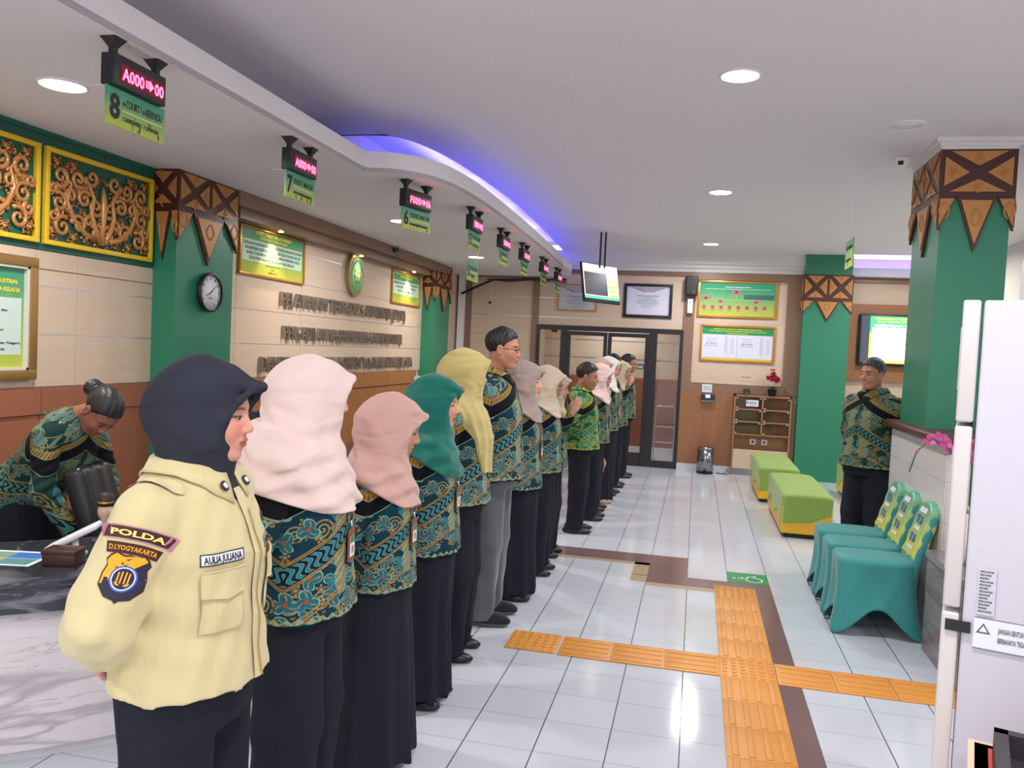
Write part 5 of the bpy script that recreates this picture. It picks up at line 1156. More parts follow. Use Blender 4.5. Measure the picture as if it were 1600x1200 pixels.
def org(t, po, B):
    W, H = 1.13, .54; m = MB(xf=B); m.text('STRUKTUR ORGANISASI PPNPN', W/2, .44, .36, .018, 0, bold=.02, center=True); m.text('PENGADILAN NEGERI, HUBUNGAN INDUSTRIAL DAN TINDAK PIDANA KORUPSI YOGYAKARTA KELAS IA', W/2, .415, .92, .011, 0, bold=.02, center=True)
    def card(x, y, w_, h_): m.box((x-w_/2, y, 0), (x+w_/2, y+h_, .001), 1); m.box((x-w_*.15, y+h_*.2, .001), (x+w_*.15, y+h_*.85, .0016), 2)
    card(.55, .345, .13, .06); card(.12, .26, .15, .045); card(.33, .215, .08, .045); card(.83, .215, .08, .045)
    for k in range(8): card(.10+k*.122, .125, .062, .055)
    for k in (0, 1, 2, 3, 4, 6): m.box((.075+k*.122, .100, 0), (.125+k*.122, .115, .001), 1)
    m.box((.66, .275, 0), (1.08, .345, .001), 3); m.box((.12, .265, 0), (1.0, .267, .0005), 0); m.box((.549, .265, 0), (.551, .345, .0005), 0)
    m.build('lettering', [WINK, mat('card_pink', C(204, 110, 130), .5), mat('card_dark', C(110, 60, 76), .5), mat('card_slate', C(70, 110, 110), .5)], po)
framed('framed_chart', 'green framed staff chart with pink photo cards, upper of the two on the right', 'framed chart', BW(-.05, 2.275), 1.13, .54, .032, GFR, gradient('poster_d', C(196, 204, 66), C(60, 172, 130), .02, .40, 2, .2, 4), org)
def srv(t, po, B):
    W, H = 1.06, .54; m = MB(xf=B); m.box((.033, .40, 0), (W-.033, .507, .0005), 1); m.box((.033, .06, 0), (W-.033, .40, .0005), 2); m.box((W/2-.004, .08, .0005), (W/2, .39, .001), 3)
    for k, (l, wd) in enumerate((('PENGADILAN NEGERI, HUBUNGAN INDUSTRIAL', .68), ('DAN TINDAK PIDANA KORUPSI YOGYAKARTA KELAS IA', .80), ('SURVEI IKM DAN IPK', .3))): m.text(l, W/2, .475-k*.032, wd, .015, 0, .001, .0006, bold=.03, center=True)
    for sx in (0, .5):
        m.text('INDEKS KEPUASAN', .10+sx, .34, .14, .010, 4, .001, .0006); m.text('TRIWULAN III', .11+sx, .305, .10, .010, 4, .001, .0006); m.text('3,93 / 98,17 %' if not sx else '3,98 / 99,59 %', .085+sx, .255, .16, .026, 4, .001, .0006, bold=.02); m.text('KATEGORI SANGAT BAIK', .07+sx, .228, .19, .010, 4, .001, .0006)
        for k in range(11): m.text('UNSUR %d' % k, .35+sx, .36-k*.024, .05, .009, 4, .001, .0006); m.text('NILAI', .44+sx, .33-k*.024, .045, .008, 4, .001, .0006) if k < 9 else None
    m.build('lettering', [YINK, mat('header_green', C(40, 150, 90), .4), mat('sheet_lilac', C(222, 224, 244), .4), GREEN, TEXTGREY], po)
framed('framed_chart', 'framed survey notice with a green header over white sheets, lower of the two', 'framed chart', BW(.02, 1.63), 1.06, .54, .032, GFR, mat('survey_yellow', C(220, 200, 80), .4), srv)
# speaker, air freshener
t = thing('wall_speaker', 'black loudspeaker on the brown wall post beside the staff chart', 'speaker', (-.14, 12.255, 2.58)); m = MB(); m.box((-.085, -.14, 0), (.085, 0, .28), bev=.012); m.build('cabinet', BLACK, t); m = MB(); m.box((-.07, -.145, .015), (.07, -.139, .265)); m.build('grille', DARKM, t); m = MB(); m.lathe([(.018, 0), (.018, .004)], 16, 0, basis((.03, -.147, .04), (1, 0, 0), (0, 0, 1))); m.build('tweeter', GREYT, t)
t = thing('air_freshener', 'white air freshener dispenser below the black loudspeaker', 'dispenser', (-.15, 12.255, 2.32)); m = MB(); m.box((-.04, -.06, 0), (.04, 0, .21), bev=.012); m.build('shell', WHITE, t); m = MB(); m.lathe([(.008, 0), (.008, .003)], 12, 0, basis((.0, -.0605, .165), (1, 0, 0), (0, 0, 1))); m.build('nozzle', BLACK, t)
t = thing('time_recorder', 'small dark attendance recorder with a lit display on the wood panel', 'time recorder', (.18, 12.25, 1.05)); m = MB(); m.box((-.10, -.05, 0), (.10, 0, .10), bev=.01); m.build('housing', mat('recorder_dark', C(46, 52, 74), .3), t); m = MB(); m.box((-.035, -.053, .045), (.03, -.049, .09)); m.build('display', mat('display_lit', C(190, 205, 245), .3, emit=(.6, .7, 1), estr=.8), t); m = MB(); m.box((-.09, -.045, -.006), (.09, -.0, .004)); m.build('chrome_edge', SILVER, t)
t = thing('paper_notice', 'small white paper notice above the attendance recorder', 'notice', (.16, 12.262, 1.17)); m = MB(); m.box((-.07, 0, 0), (.07, .003, .12)); m.build('sheet', PAPER, t); m = MB(xf=basis((0, -.001, 0), (1, 0, 0), (0, 0, 1))); [m.text('ABSENSI PEGAWAI', 0, .085-k*.022, .10, .010, center=True) for k in range(3)]; m.build('lettering', TEXTGREY, t)
t = thing('paper_notice', 'small cream notice stuck on the beige wall above the glass cabinet', 'notice', (.70, 12.285, 1.375)); m = MB(); m.box((-.095, 0, 0), (.095, .003, .075)); m.build('sheet', mat('cream_sheet', C(216, 200, 180), .6), t); m = MB(xf=basis((0, -.001, 0), (1, 0, 0), (0, 0, 1))); [m.text('LOKER TITIPAN TAMU', 0, .05-k*.02, .15, .011, center=True) for k in range(2)]; m.build('lettering', TEXTGREY, t)
# glass-fronted locker cabinet
t = thing('locker_cabinet', 'wooden cabinet with six small glass doors and an open shelf below', 'cabinet', (.95, 12.14, 0)); W2 = .40
WL = wood('wood_locker', C(170, 124, 84), C(150, 104, 68)); m = MB(); m.box((-W2, 0, 0), (-W2+.025, .14, 1.17)); m.box((W2-.025, 0, 0), (W2, .14, 1.17)); m.box((-W2, 0, 1.145), (W2, .14, 1.17)); m.box((-.012, .0, .60), (.012, .13, 1.15)); m.box((-W2, .12, .1), (W2, .14, 1.15))
zr = [1.145, .965, .785, .60]
for z in zr[1:]: m.box((-W2+.02, .0, z-.012), (W2-.02, .13, z+.012))
m.build('carcass', WL, t); m = MB(); m.box((-W2+.025, .005, .10), (W2-.025, .02, .38)); m.build('lower_panel', BEIGE, t)
for r in range(3):
    for s_ in (-1, 1):
        x0, x1 = (-W2+.03, -.017) if s_ < 0 else (.017, W2-.03); z0, z1 = zr[r+1]+.014, zr[r]-.014
        m = MB(); m.box((x0, -.003, z0), (x1, .003, z1)); d = m.build('glass_door', GLASS, t); 
        for a_, b_ in ((x0, z0), (x0, z1-.014), (x1-.03, z1-.014)): m = MB(); m.box((a_, -.006, b_), (a_+.03, .006, b_+.014)); m.build('hinge', SILVER, d)
m = MB(); m.box((-.23, -.006, 1.01), (-.06, -.003, 1.10)); lb = m.build('label_plate', PAPER, t); m = MB(xf=basis((0, -.0065, 0), (1, 0, 0), (0, 0, 1))); m.text('PENITIPAN', -.19, 1.055, .11, .018, 0, bold=.03); m.text('BARANG TAMU', -.18, 1.03, .09, .012, 0); m.lathe([(.013, 0), (.013, .0008)], 12, 1, Matrix.Translation((-.21, 1.06, 0))); m.build('lettering', [INK, GREEN], lb)
for x in (-.10, .06): o = thing('wall_socket', 'white wall socket inside the cabinet shelf, %s one' % ('left' if x < 0 else 'right'), 'socket', (.95+x, 12.255, .49)); m = MB(); m.box((-.04, -.012, -.04), (.04, 0, .04), bev=.005); m.build('plate', WHITE, o); m = MB(); m.lathe([(.022, 0), (.022, .002)], 16, 0, basis((0, -.0125, 0), (1, 0, 0), (0, 0, 1))); m.build('outlet', TEXTGREY, o)
# flowers on the cabinet
FL = mat('flower_magenta', C(176, 30, 70), .6); LEAF = mat('leaf_green', C(60, 110, 60), .5)
t = thing('flower_pot', 'bunch of dark pink flowers in a black pot on the cabinet', 'potted flowers', (1.07, 12.17, 1.17)); m = MB(); m.lathe([(.05, 0), (.065, .10), (.068, .10)], 20); m.build('pot', BLACK, t); m = MB(); random.seed(3)
for k in range(26):
    a = random.uniform(0, 6.28); r = random.uniform(0, .085); z = .16+.16*(1-(r/.12)**2)*random.uniform(.4, 1); c = Vector((r*math.cos(a), r*math.sin(a)*.6, z))
    if k == 0: c = Vector((-.01, 0, .37))
    if k == 1: c = Vector((.0, 0, .33))
    for j in range(5): b = j*1.256+k; d = Vector((math.cos(b), math.sin(b), .5)).normalized(); e = d.orthogonal()*.018; m.add([c, c+d*.022+e, c+d*.042, c+d*.022-e], [[0, 1, 2, 3]], 0, smooth=True)
m.build('blooms', FL, t); m = MB()
for k in range(8): a = k*.8; m.add([(0, 0, .09), (.04*math.cos(a)+.012, .03*math.sin(a), .13), (.085*math.cos(a), .05*math.sin(a), .15), (.04*math.cos(a)-.012, .03*math.sin(a), .13)], [[0, 1, 2, 3]])
m.build('leaves', LEAF, t)
t = thing('glass_vase', 'small round glass bowl with a green plant on the cabinet', 'vase', (.72, 12.19, 1.17)); m = MB(); m.lathe([(.02, 0), (.045, .025), (.05, .05), (.035, .08)], 20, cap=False); m.build('bowl', GLASS, t); m = MB()
for k in range(10): a = k*.63; m.tube([(0, 0, .02), (.02*math.cos(a), .02*math.sin(a), .08), (.05*math.cos(a), .04*math.sin(a), .11)], [.003, .006, .001], 5)
m.build('plant', LEAF, t)
# bin
STEEL = mat('brushed_steel', C(150, 150, 156), .22, .9)
t = thing('pedal_bin', 'cylindrical brushed steel bin standing by the wood panel', 'bin', (.19, 12.08, 0)); m = MB(); m.lathe([(.118, .015), (.118, .345)], 32); m.build('body', STEEL, t); m = MB(); m.lathe([(.121, 0), (.121, .02)], 32); m.build('base_ring', BLACK, t); m = MB(); m.lathe([(.121, .345), (.121, .365), (.112, .385), (.05, .395)], 32); m.build('lid', STEEL, t); m = MB(); m.box((-.03, -.145, .008), (.03, -.11, .02)); m.build('pedal', BLACK, t)
t = thing('floor_cables', 'loose black cables on the floor beside the steel bin', 'cable', (.35, 12.15, 0)); m = MB()
m.tube([(0, 0, .006), (.06, -.05, .006), (.13, -.02, .01), (.18, .05, .08)], .005, 6); m.build('cable', BLACK, t); m = MB(); m.tube([(.02, .03, .006), (.10, -.07, .006), (.17, -.06, .006), (.19, .04, .05)], .004, 6); m.build('cable', BLACK, t)
t = thing('wall_cables', 'thick bundle of dark cables along the top of the far left wall bay', 'cable', (-3.5, 12.2, 2.6)); m = MB(); m.tube([(-.15, 0, -.10), (.1, 0, .02), (.35, 0, .13), (.8, .0, .145), (1.5, 0, .16)], .018, 8); m.build('cable_bundle', BLACK, t); m = MB(); m.tube([(.25, .02, .14), (.6, .02, .11), (1.0, .02, .15), (1.5, .02, .12)], .009, 6); m.build('thin_cable', DARKM, t)
t = thing('wall_hook', 'small black plug hanging on its lead in the far left wall bay', 'cable', (-3.2, 12.27, 2.38)); m = MB(); m.lathe([(.022, 0), (.022, .02)], 14, 0, basis((0, 0, 0), (1, 0, 0), (0, 0, 1))); m.build('plug', BLACK, t); m = MB(); m.tube([(.0, -.005, .01), (.01, -.005, .2), (.02, -.005, .34)], .003, 5); m.tube([(0, -.005, -.01), (-.1, -.005, -.08), (-.25, -.005, -.09)], .003, 5); m.build('lead', PAPER, t)
# ceiling screen
t = thing('hanging_screen', 'tilted information screen hanging from the ceiling on a bracket', 'screen', (-1.24, 10.28, 2.57)); a = math.atan2(.57, .35)
Bs = Matrix.Rotation(a, 4, 'Z') @ Matrix.Rotation(math.radians(-10), 4, 'X') @ basis((0, 0, 0), (1, 0, 0), (0, 0, 1)); W, H = .70, .44
Sc = lambda n, c, e: mat('screen_'+n, c, .3, emit=c, estr=e)
m = MB(xf=Bs); m.box((-W/2-.012, -H/2-.045, -.035), (W/2+.012, H/2+.012, 0), bev=.006); m.build('case', BLACK, t)
m = MB(xf=Bs); z = .0006; m.box((-W/2, -H/2, 0), (W/2, H/2, z), 0); m.box((-W/2+.02, -H/2+.05, z), (W*.17, H/2-.11, z*2), 1); m.box((-W/2, -H/2, z), (W/2, -H/2+.035, z*2), 2)
m.box((-W/2+.015, -H/2+.043, z*.9), (W*.18, -H/2+.05, z*2.5), 5); m.box((-W/2+.012, -H/2+.043, z*.9), (-W/2+.02, H/2-.11, z*2.5), 5); m.box((-W/2+.015, H/2-.11, z), (W*.18, H/2-.104, z*2.5), 5)
for i in range(6):
    for j in range(2): x0 = W*.20+j*W*.15; y0 = H/2-.055-i*.062; m.box((x0, y0-.045, z), (x0+W*.095, y0, z*2), 3); m.box((x0+W*.095, y0-.045, z), (x0+W*.13, y0, z*2), 4)
m.build('display', [Sc('white', (.92, .95, 1), .75), Sc('black', (.03, .035, .05), 1), Sc('teal', (.1, .6, .42), .6), Sc('yellow', (1, .62, .12), .65), Sc('green', (.2, .65, .12), .5), Sc('red', (.6, .06, .08), 1)], t)
for k in (-1, 1): m = MB(); m.tube([(k*.03, 0, .18), (k*.03, 0, .55), (k*.03, .0, ZC-2.57)], .012, 8); m.build('ceiling_bracket', BLACK, t)
# television on the right
t = thing('wall_television', 'flat television showing a green bordered white page, behind the smiling man', 'television', (2.80, 12.43, 2.05)); m = MB(); m.box((-.58, -.07, -.37), (.58, 0, .36), bev=.01); m.build('case', BLACK, t)
m = MB(xf=basis((0, -.072, 0), (1, 0, 0), (0, 0, 1))); m.box((-.55, -.33, 0), (.55, .33, .001), 1); m.box((-.44, -.33, .001), (.44, .33, .002), 2); m.box((-.41, -.29, .002), (.41, .17, .003), 0); m.box((-.44, -.33, .002), (.44, -.29, .003), 3); m.box((-.44, -.33, .0022), (-.41, .1, .0032), 3)
m.text('PENGADILAN NEGERI, HUBUNGAN', -.38, .285, .76, .024, 3, .001, .002, bold=.03); m.text('DAN TINDAK PIDANA KORUPSI', -.35, .245, .70, .024, 3, .001, .002, bold=.03); m.text('KEBIJAKAN MUTU', -.38, .185, .60, .036, 0, .001, .0032, bold=.02)
m.build('display', [Sc('white2', (1, 1, 1), 1.6), Sc('black2', (.04, .05, .07), 1), Sc('green2', (.05, .5, .18), 1.1), Sc('yellow2', (1, .9, .1), 1.1)], t)
# ============================================================ FURNITURE
def quilt(name, c):
    return cloth(name, c, .05, .8, sheen=.2, bump=.15, scale=20)
OTG = quilt('ottoman_green', C(140, 168, 84)); OTY = mat('ottoman_yellow', C(238, 184, 40), .4)
def ottoman(x0, x1, y0, y1, label):
    W, L = (x1-x0), (y1-y0); t = thing('ottoman', label, 'ottoman', (x0+W/2, y0+L/2, 0), group='green and yellow ottoman benches')
    m = MB(); m.box((-W/2+.035, -L/2+.035, 0), (W/2-.035, L/2-.035, .05)); m.build('plinth', BLACK, t)
    m = MB(); m.box((-W/2+.008, -L/2+.008, .045), (W/2-.008, L/2-.008, .30)); m.build('yellow_base', OTY, t)
    def prof(P):
        q = np.abs(P)-np.array([W/2-.04, L/2-.04, .5], f32); d = np.sqrt((np.maximum(q[..., :2], 0)**2).sum(-1))+np.minimum(np.maximum(q[..., 0], q[..., 1]), 0)-.04
        top = P[..., 2]-.43+.014*((P[..., 0]/(W/2))**4+(P[..., 1]/(L/2))**8); d = smax(d, top, .03)
        d = d+.006*np.exp(-((np.mod(P[..., 1]+L/2, L/4)-L/8)/.007)**2)*(P[..., 2] > .25); d = d+.004*np.exp(-((P[..., 2]-.375)/.006)**2)*0
        lo = .165+.045*np.sin((P[..., 0]+P[..., 1])*9+.6)+.02*np.sin(P[..., 0]*16-P[..., 1]*5)
        return np.maximum(d, lo-P[..., 2])
    V, Q = mesh_sdf(prof, (-W/2-.02, -L/2-.02, .08), (W/2+.02, L/2+.02, .46), .0125); np_mesh('cushion', V, Q, OTG, t)
    return t
ottoman(.86, 1.33, 8.07, 9.62, 'green ottoman bench nearest the viewer, on a yellow base'); ottoman(.78, 1.25, 9.95, 11.5, 'green ottoman bench behind the nearest one, by the cabinet'); ottoman(1.86, 2.34, 9.6, 11.3, 'green ottoman bench partly hidden behind the smiling man')
TEAL = cloth('spandex_teal', C(64, 150, 148), .04, .6, sheen=.2, bump=.1, scale=8)
SASH = gradient('sash_print', C(222, 220, 104), C(96, 176, 146), .54, .84, 2, .3, 14)
def chair(y, label):
    """banquet chair in a stretch cover, facing -X; origin at the middle of the seat on the floor"""
    t = thing('banquet_chair', label, 'chair', (1.158, y, 0), group='teal covered banquet chairs in a row')
    n = 64; rings = []; Vv = []; Ff = []
    def sec(a, hx, hy, p=5): c, s_ = math.cos(a), math.sin(a); r = (abs(c)**p+abs(s_)**p)**(-1/p); return hx*r*c, hy*r*s_
    lv = 18
    for i in range(lv+1):
        u = i/lv
        for k in range(n):
            a = 2*math.pi*k/n; corner = abs(math.sin(2*a))**2.5
            arch = .155*(1-corner)**.9; zb = .004+arch*(1.12 if abs(math.cos(a)) < .7 else .8); z = .445+(zb-.445)*u
            fl = (u**2.2)*corner*.040; waist = -.020*math.sin(math.pi*u)*(1-corner)
            x, y_ = sec(a, .235+fl*1.3+waist, .182+fl*.35+waist); x += .012*u; Vv.append((x, y_, z))
    for i in range(lv):
        for k in range(n): Ff.append([i*n+k, i*n+(k+1) % n, (i+1)*n+(k+1) % n, (i+1)*n+k][::-1])
    b = len(Vv); tops = [(.99, .462), (.94, .474), (.80, .480), (.4, .482)]
    for r_, z in tops:
        for k in range(n): x, y_ = sec(2*math.pi*k/n, .235*r_, .185*r_); Vv.append((x, y_, z))
    prev = 0
    for j in range(len(tops)):
        cur = b+j*n
        for k in range(n): Ff.append([prev+k, prev+(k+1) % n, cur+(k+1) % n, cur+k])
        prev = cur
    Ff.append([prev+k for k in range(n)]); m = MB(); m.add(Vv, Ff, 0, smooth=True); o = m.build('seat_cover', TEAL, t)
    md = o.modifiers.new('thick', 'SOLIDIFY'); md.thickness = .004
    for sx in (-1, 1):
        for sy in (-1, 1): m = MB(); m.tube([(sx*.19, sy*.14, .44), (sx*.225+.01, sy*.155, .012)], .011, 8); m.build('leg', STEEL, t)
    # back: slab leaning backwards
    def back(P, hw0, hw1, th, z0, z1, off=0):
        u = np.clip((P[..., 2]-.40)/.42, 0, 1.2); cx_ = .195+.125*u; hw = hw0+(hw1-hw0)*u; q1 = np.abs(P[..., 0]-cx_)-th; q2 = np.abs(P[..., 1])-hw+.03
        d = np.sqrt(np.maximum(q1, 0)**2+np.maximum(q2, 0)**2)+np.minimum(np.maximum(q1, q2), 0)-.022-off
        tz = P[..., 2]-z1+.55*P[..., 1]**2*4; return smax(smax(d, tz-off, .02), z0-P[..., 2], .01)
    V, Q = mesh_sdf(lambda P: back(P, .17, .15, .006, .38, .83), (.1, -.2, .34), (.40, .2, .86), .012); np_mesh('back_cover', V, Q, TEAL, t)
    V, Q = mesh_sdf(lambda P: back(P, .155, .145, .008, .50+.0, .845, .005)+.0025*np.sin(P[..., 2]*60+P[..., 1]*40), (.1, -.2, .42), (.41, .2, .88), .009); sl = np_mesh('printed_sleeve', V, Q, SASH, t)
    bv_ = BVHTree.FromPolygons([tuple(v) for v in V], [tuple(int(i) for i in f) for f in Q]); BL = mat('sleeve_blue', C(50, 90, 170), .4)
    geo = []
    for (x_, z_, w_, h_, mi) in ((-.045, .07, .045, .05, 0), (.03, .07, .045, .05, 0), (-.05, -.05, .045, .05, 0), (.025, -.05, .045, .05, 0), (0, .135, .13, .035, 1), (0, .015, .10, .022, 1), (0, -.11, .12, .02, 1)):
        geo.append((*fine_poly([(x_-w_/2, z_-h_/2), (x_+w_/2, z_-h_/2), (x_+w_/2, z_+h_/2), (x_-w_/2, z_+h_/2)], 2), mi, 0))
        if mi == 0: geo.append((*fine_poly([(x_-w_/5, z_-h_/3), (x_+w_/5, z_-h_/3), (x_+w_/5, z_+h_/3), (x_-w_/5, z_+h_/3)], 1), 2, .001))
    drape('printed_marks', geo, (.25, 0, .66), (-1, 0, .25), (0, 0, 1), [BL, PAPER, mat('sleeve_pale', C(120, 160, 210), .4)], t, .002, bv_)
    # same prints on the side edge
    return t
chair(5.49, 'teal covered chair nearest the viewer'); chair(5.90, 'teal covered chair in the middle of the three'); chair(6.31, 'teal covered chair farthest away, closest to the smiling man')
# tiled half wall round the column, coping, marble plinth
def tile_b(t, b):
    x, y, z = t.xyz(t.coord()); g = ((z/.25).frac()-.5).abs().gt(.492).max((((x+y)/.40).frac()-.5).abs().gt(.495)); t.put(b.inputs['Base Color'], t.mix(g, C(222, 218, 214), C(180, 176, 172)))
m = MB(); m.box((1.49, 5.30, 0), (3.0, 6.72, 1.22)); struct('wall_tiled', m, mat('wall_tile', C(220, 216, 212), .2, build=tile_b))
m = MB(); m.box((1.44, 5.24, 1.215), (3.05, 6.78, 1.275), bev=.02); struct('trim_9', m, mat('coping_brown', C(92, 56, 50), .3))
def marble(name, base, vein, sc=1.0, rough=.15):
    def bld(t, b):
        v = t.mapping(t.coord(), scale=(sc*.5, sc*.5, sc*3.0), rot=(.5, .5, .3)); n = t.noise(v, 1.5, 4, .55, .5); n2 = t.noise(v, 3.1, 4, .6, .5)
        ve = (n-.5).abs(); m1 = ((1-(ve/.045).min(1.0))*.7).max((1-((n2-.5).abs()/.012).min(1.0))*.5); col = t.mix(t.noise(v, 2, 3), base, tuple(min(1, c*1.15) for c in base)); t.put(b.inputs['Base Color'], t.mix(m1*.8, col, vein))
    return mat(name, base, rough, build=bld)
MARW = marble('marble_white', C(214, 208, 210), C(132, 126, 132)); MARB = marble('marble_black', C(46, 48, 56), C(150, 152, 160), 1.2); MARG = marble('marble_grey', C(140, 130, 132), C(96, 88, 92))
m = MB(); m.box((1.40, 4.45, 0), (2.2, 5.22, .56)); m.box((1.39, 4.44, .56), (2.2, 5.23, .60)); struct('trim_10', m, MARG)
# orchid
t = thing('orchid', 'tall artificial orchid with magenta blooms in a pale vase on the marble plinth', 'potted flowers', (1.52, 4.95, .60)); m = MB(); m.lathe([(.06, 0), (.09, .06), (.095, .18), (.07, .26), (.075, .28)], 24); m.build('vase', mat('vase_white', C(226, 222, 214), .25), t)
ORC = mat('orchid_magenta', C(206, 84, 156), .5)
for s_, (dx, dy) in enumerate(((-.20, .05), (.05, -.12), (-.06, -.2))):
    pts = [Vector((0, 0, .26)), Vector((dx*.3, dy*.3, .52)), Vector((dx*.6, dy*.6, .66)), Vector((dx, dy, .68)), Vector((dx*1.35, dy*1.35, .60)), Vector((dx*1.5, dy*1.5, .48))]; m = MB(); m.tube(pts, .004, 6); st = m.build('stem', LEAF, t); m = MB()
    for k in range(7):
        u = k/6*2.2+1.7; i = min(int(u), 4); c = pts[i].lerp(pts[i+1], u-i)+Vector((random.uniform(-.015, .015),)*3)
        if k < 5 or s_:
            for j in range(5): b = j*1.2566+k*.4; d = Vector((math.cos(b)*.9, math.sin(b)*.5, math.sin(b+.6)*.8)).normalized(); e = d.cross(Vector((.3, -1, .1))).normalized()*.017; m.add([c, c+d*.02+e, c+d*.042, c+d*.02-e], [[0, 1, 2, 3]], 0)
        else: m.lathe([(.003, -.012), (.010, 0), (.003, .013)], 8, 0, Matrix.Translation(c))
    m.build('blooms', ORC, st)
m = MB()
for k in range(7): a = k*.9; m.add([(0, 0, .27), (.06*math.cos(a)+.02*math.sin(a), .06*math.sin(a)-.02*math.cos(a), .33), (.16*math.cos(a), .16*math.sin(a), .30-.02*k % .05), (.06*math.cos(a)-.02*math.sin(a), .06*math.sin(a)+.02*math.cos(a), .33)], [[0, 1, 2, 3]], 0, smooth=True)
m.build('leaves', mat('leaf_pale', C(196, 200, 180), .5), t)
# red cabinet piece behind the man
t = thing('red_stand', 'bright red upright panel just visible behind the smiling man', 'panel', (1.62, 7.3, 0)); m = MB(); m.box((-.03, -.02, .1), (.12, .02, .97), bev=.004); m.build('panel', mat('red_panel', C(206, 32, 44), .4), t); m = MB(); m.box((-.08, -.1, 0), (.16, .1, .1)); m.build('foot', BLACK, t)
# fridge
FR = mat('fridge_white', C(202, 200, 212), .35); FRD = mat('fridge_cream', C(212, 206, 204), .35)
t = thing('fridge', 'tall white fridge at the right edge, seen from its side', 'fridge', (.944, 1.876, 0), math.radians(-17)); m = MB(); m.box((-.350, -.30, .03), (.42, .30, 1.812), bev=.006); m.build('cabinet', FR, t)
for z0, z1 in ((.05, 1.211), (1.221, 1.571), (1.579, 1.812)): m = MB(); m.box((-.385, -.302, z0), (-.355, .302, z1), bev=.005); d = m.build('door', FRD, t); m = MB(); m.box((-.3875, -.24, z0+.06), (-.384, -.16, min(z0+.3, z1-.05)), bev=.001); m.build('handle', SILVER, d)
m = MB(); m.box((-.378, -.307, 1.178), (-.335, -.303, 1.199)); m.build('tape', BLACK, t)
for fx in (-.28, .38): m = MB(); m.box((fx-.02, -.26, 0), (fx+.02, .26, .035)); m.build('foot', BLACK, t)
m = MB(xf=basis((-.040, -.3025, .087), (1, 0, 0), (0, 0, 1))); m.box((-.29, 1.065, 0), (-.185, 1.125, .0006), 0); m.box((-.29, 1.065, .0006), (-.185, 1.0665, .001), 1); m.box((-.29, 1.1235, .0006), (-.185, 1.125, .001), 1); m.text('JANGAN SENTUH BUNGA', -.25, 1.100, .06, .010, 1, .0006, .0006, bold=.02); m.text('BERBAHAYA TEGANGAN', -.25, 1.082, .06, .010, 1, .0006, .0006, bold=.02); m.prism([(-.286, 1.095), (-.262, 1.095), (-.274, 1.115)], .0006, .001, 1); m.prism([(-.281, 1.098), (-.267, 1.098), (-.274, 1.110)], .001, .0014, 0); m.build('warning_sticker', [PAPER, TEXTGREY], t)
m = MB(xf=basis((-.036, -.3025, .062), (1, 0, 0), (0, 0, 1))); m.box((-.292, 1.155, 0), (-.262, 1.245, .0006), 0)
for k in range(13): m.text('MODEL NO 220V 50HZ', -.289, 1.236-k*.0063, .022-.004*(k % 3), .0035, 1, .0005, .0006)
m.build('rating_label', [mat('label_silver', C(206, 206, 214), .4), INK], t)
t = thing('standing_cooler', 'tall white floor-standing air conditioner behind the fridge', 'air conditioner', (1.25, 2.78, 0)); m = MB(); m.box((-.25, -.17, 0), (.25, .17, 2.06), bev=.035); m.build('body', WHITE, t); m = MB(); m.box((-.2, -.176, 1.6), (.2, -.168, 1.95)); m.build('grille', CORN, t)
# low counter at the bottom right with a tray
t = thing('side_counter', 'corner of a beige edged counter with red panels at the lower right', 'counter', (.708, 1.166, 0), math.radians(-17)); m = MB()
for a in ((-.30, .26, 0, .35, .30, 1.03), (-.30, -.30, 0, -.275, .27, 1.03)): m.box(a[:3], a[3:])
m.box((-.31, -.31, 1.01), (.36, .31, 1.03)); m.build('carcass', mat('birch_edge', C(226, 196, 164), .4), t); m = MB(); m.box((-.303, -.28, .05), (-.299, .28, .99)); m.build('red_panel', mat('counter_red', C(190, 66, 56), .4), t)
m = MB(); m.box((-.28, -.28, 1.0301), (.33, .28, 1.033)); m.build('red_top', MATS['counter_red'], t)
t = thing('black_tray', 'black open tray lying on the counter at the lower right corner', 'tray', (.745, 1.232, 1.033), math.radians(-17)); m = MB()
m.box((-.29, -.19, 0), (.28, .19, .006)); 
for a in ((-.29, -.19, 0, -.27, .19, .045), (.26, -.19, 0, .28, .19, .045), (-.29, -.19, 0, .28, -.17, .045), (-.29, .17, 0, .28, .19, .045)): m.box(a[:3], a[3:])
m.build('tray_body', mat('tray_black', C(52, 46, 52), .5), t)
# ---------------- reception desk, curved, black marble over white marble
def arcpts(r, a0, a1, n=20, cx=-3.55, cy=3.95): return [(cx+r*math.cos(math.radians(a0+(a1-a0)*i/n)), cy+r*math.sin(math.radians(a0+(a1-a0)*i/n))) for i in range(n+1)]
t = thing('reception_desk', 'curved reception desk with black marble top and white marble front', 'desk', (-2.6, 2.9, 0))
out = arcpts(1.84, -94, -28); inn = arcpts(1.22, -94, -28); m = rebase(t, MB()); m.prism(out+inn[::-1], .70, .735); m.build('desk_top', MARB, t)
m = rebase(t, MB()); m.prism(arcpts(1.83, -93.5, -28.5)+arcpts(1.70, -93.5, -28.5)[::-1], .60, .70); m.build('apron', MARB, t)
m = rebase(t, MB()); m.prism(arcpts(1.78, -93, -30)+arcpts(1.60, -93, -30)[::-1], .05, .60); m.build('front_panel', MARW, t)
m = rebase(t, MB()); m.prism(arcpts(1.74, -93, -30)+arcpts(1.62, -93, -30)[::-1], 0, .05); m.build('plinth', CORN, t)
t = thing('sheet', 'colour printed sheet lying on the black desk top', 'paper', (-2.68, 2.72, .736), math.radians(12)); m = MB(); m.box((-.15, -.105, 0), (.15, .105, .001)); m.build('paper', PAPER, t); m = MB()
for k, (x, y, a, b) in enumerate(((-.13, 0, .13, .09), (0, 0, .13, .09), (-.13, -.09, .13, .09), (0, -.09, .13, .09))): m.box((x, y, .001), (x+a, y+b-.005, .0016), k)
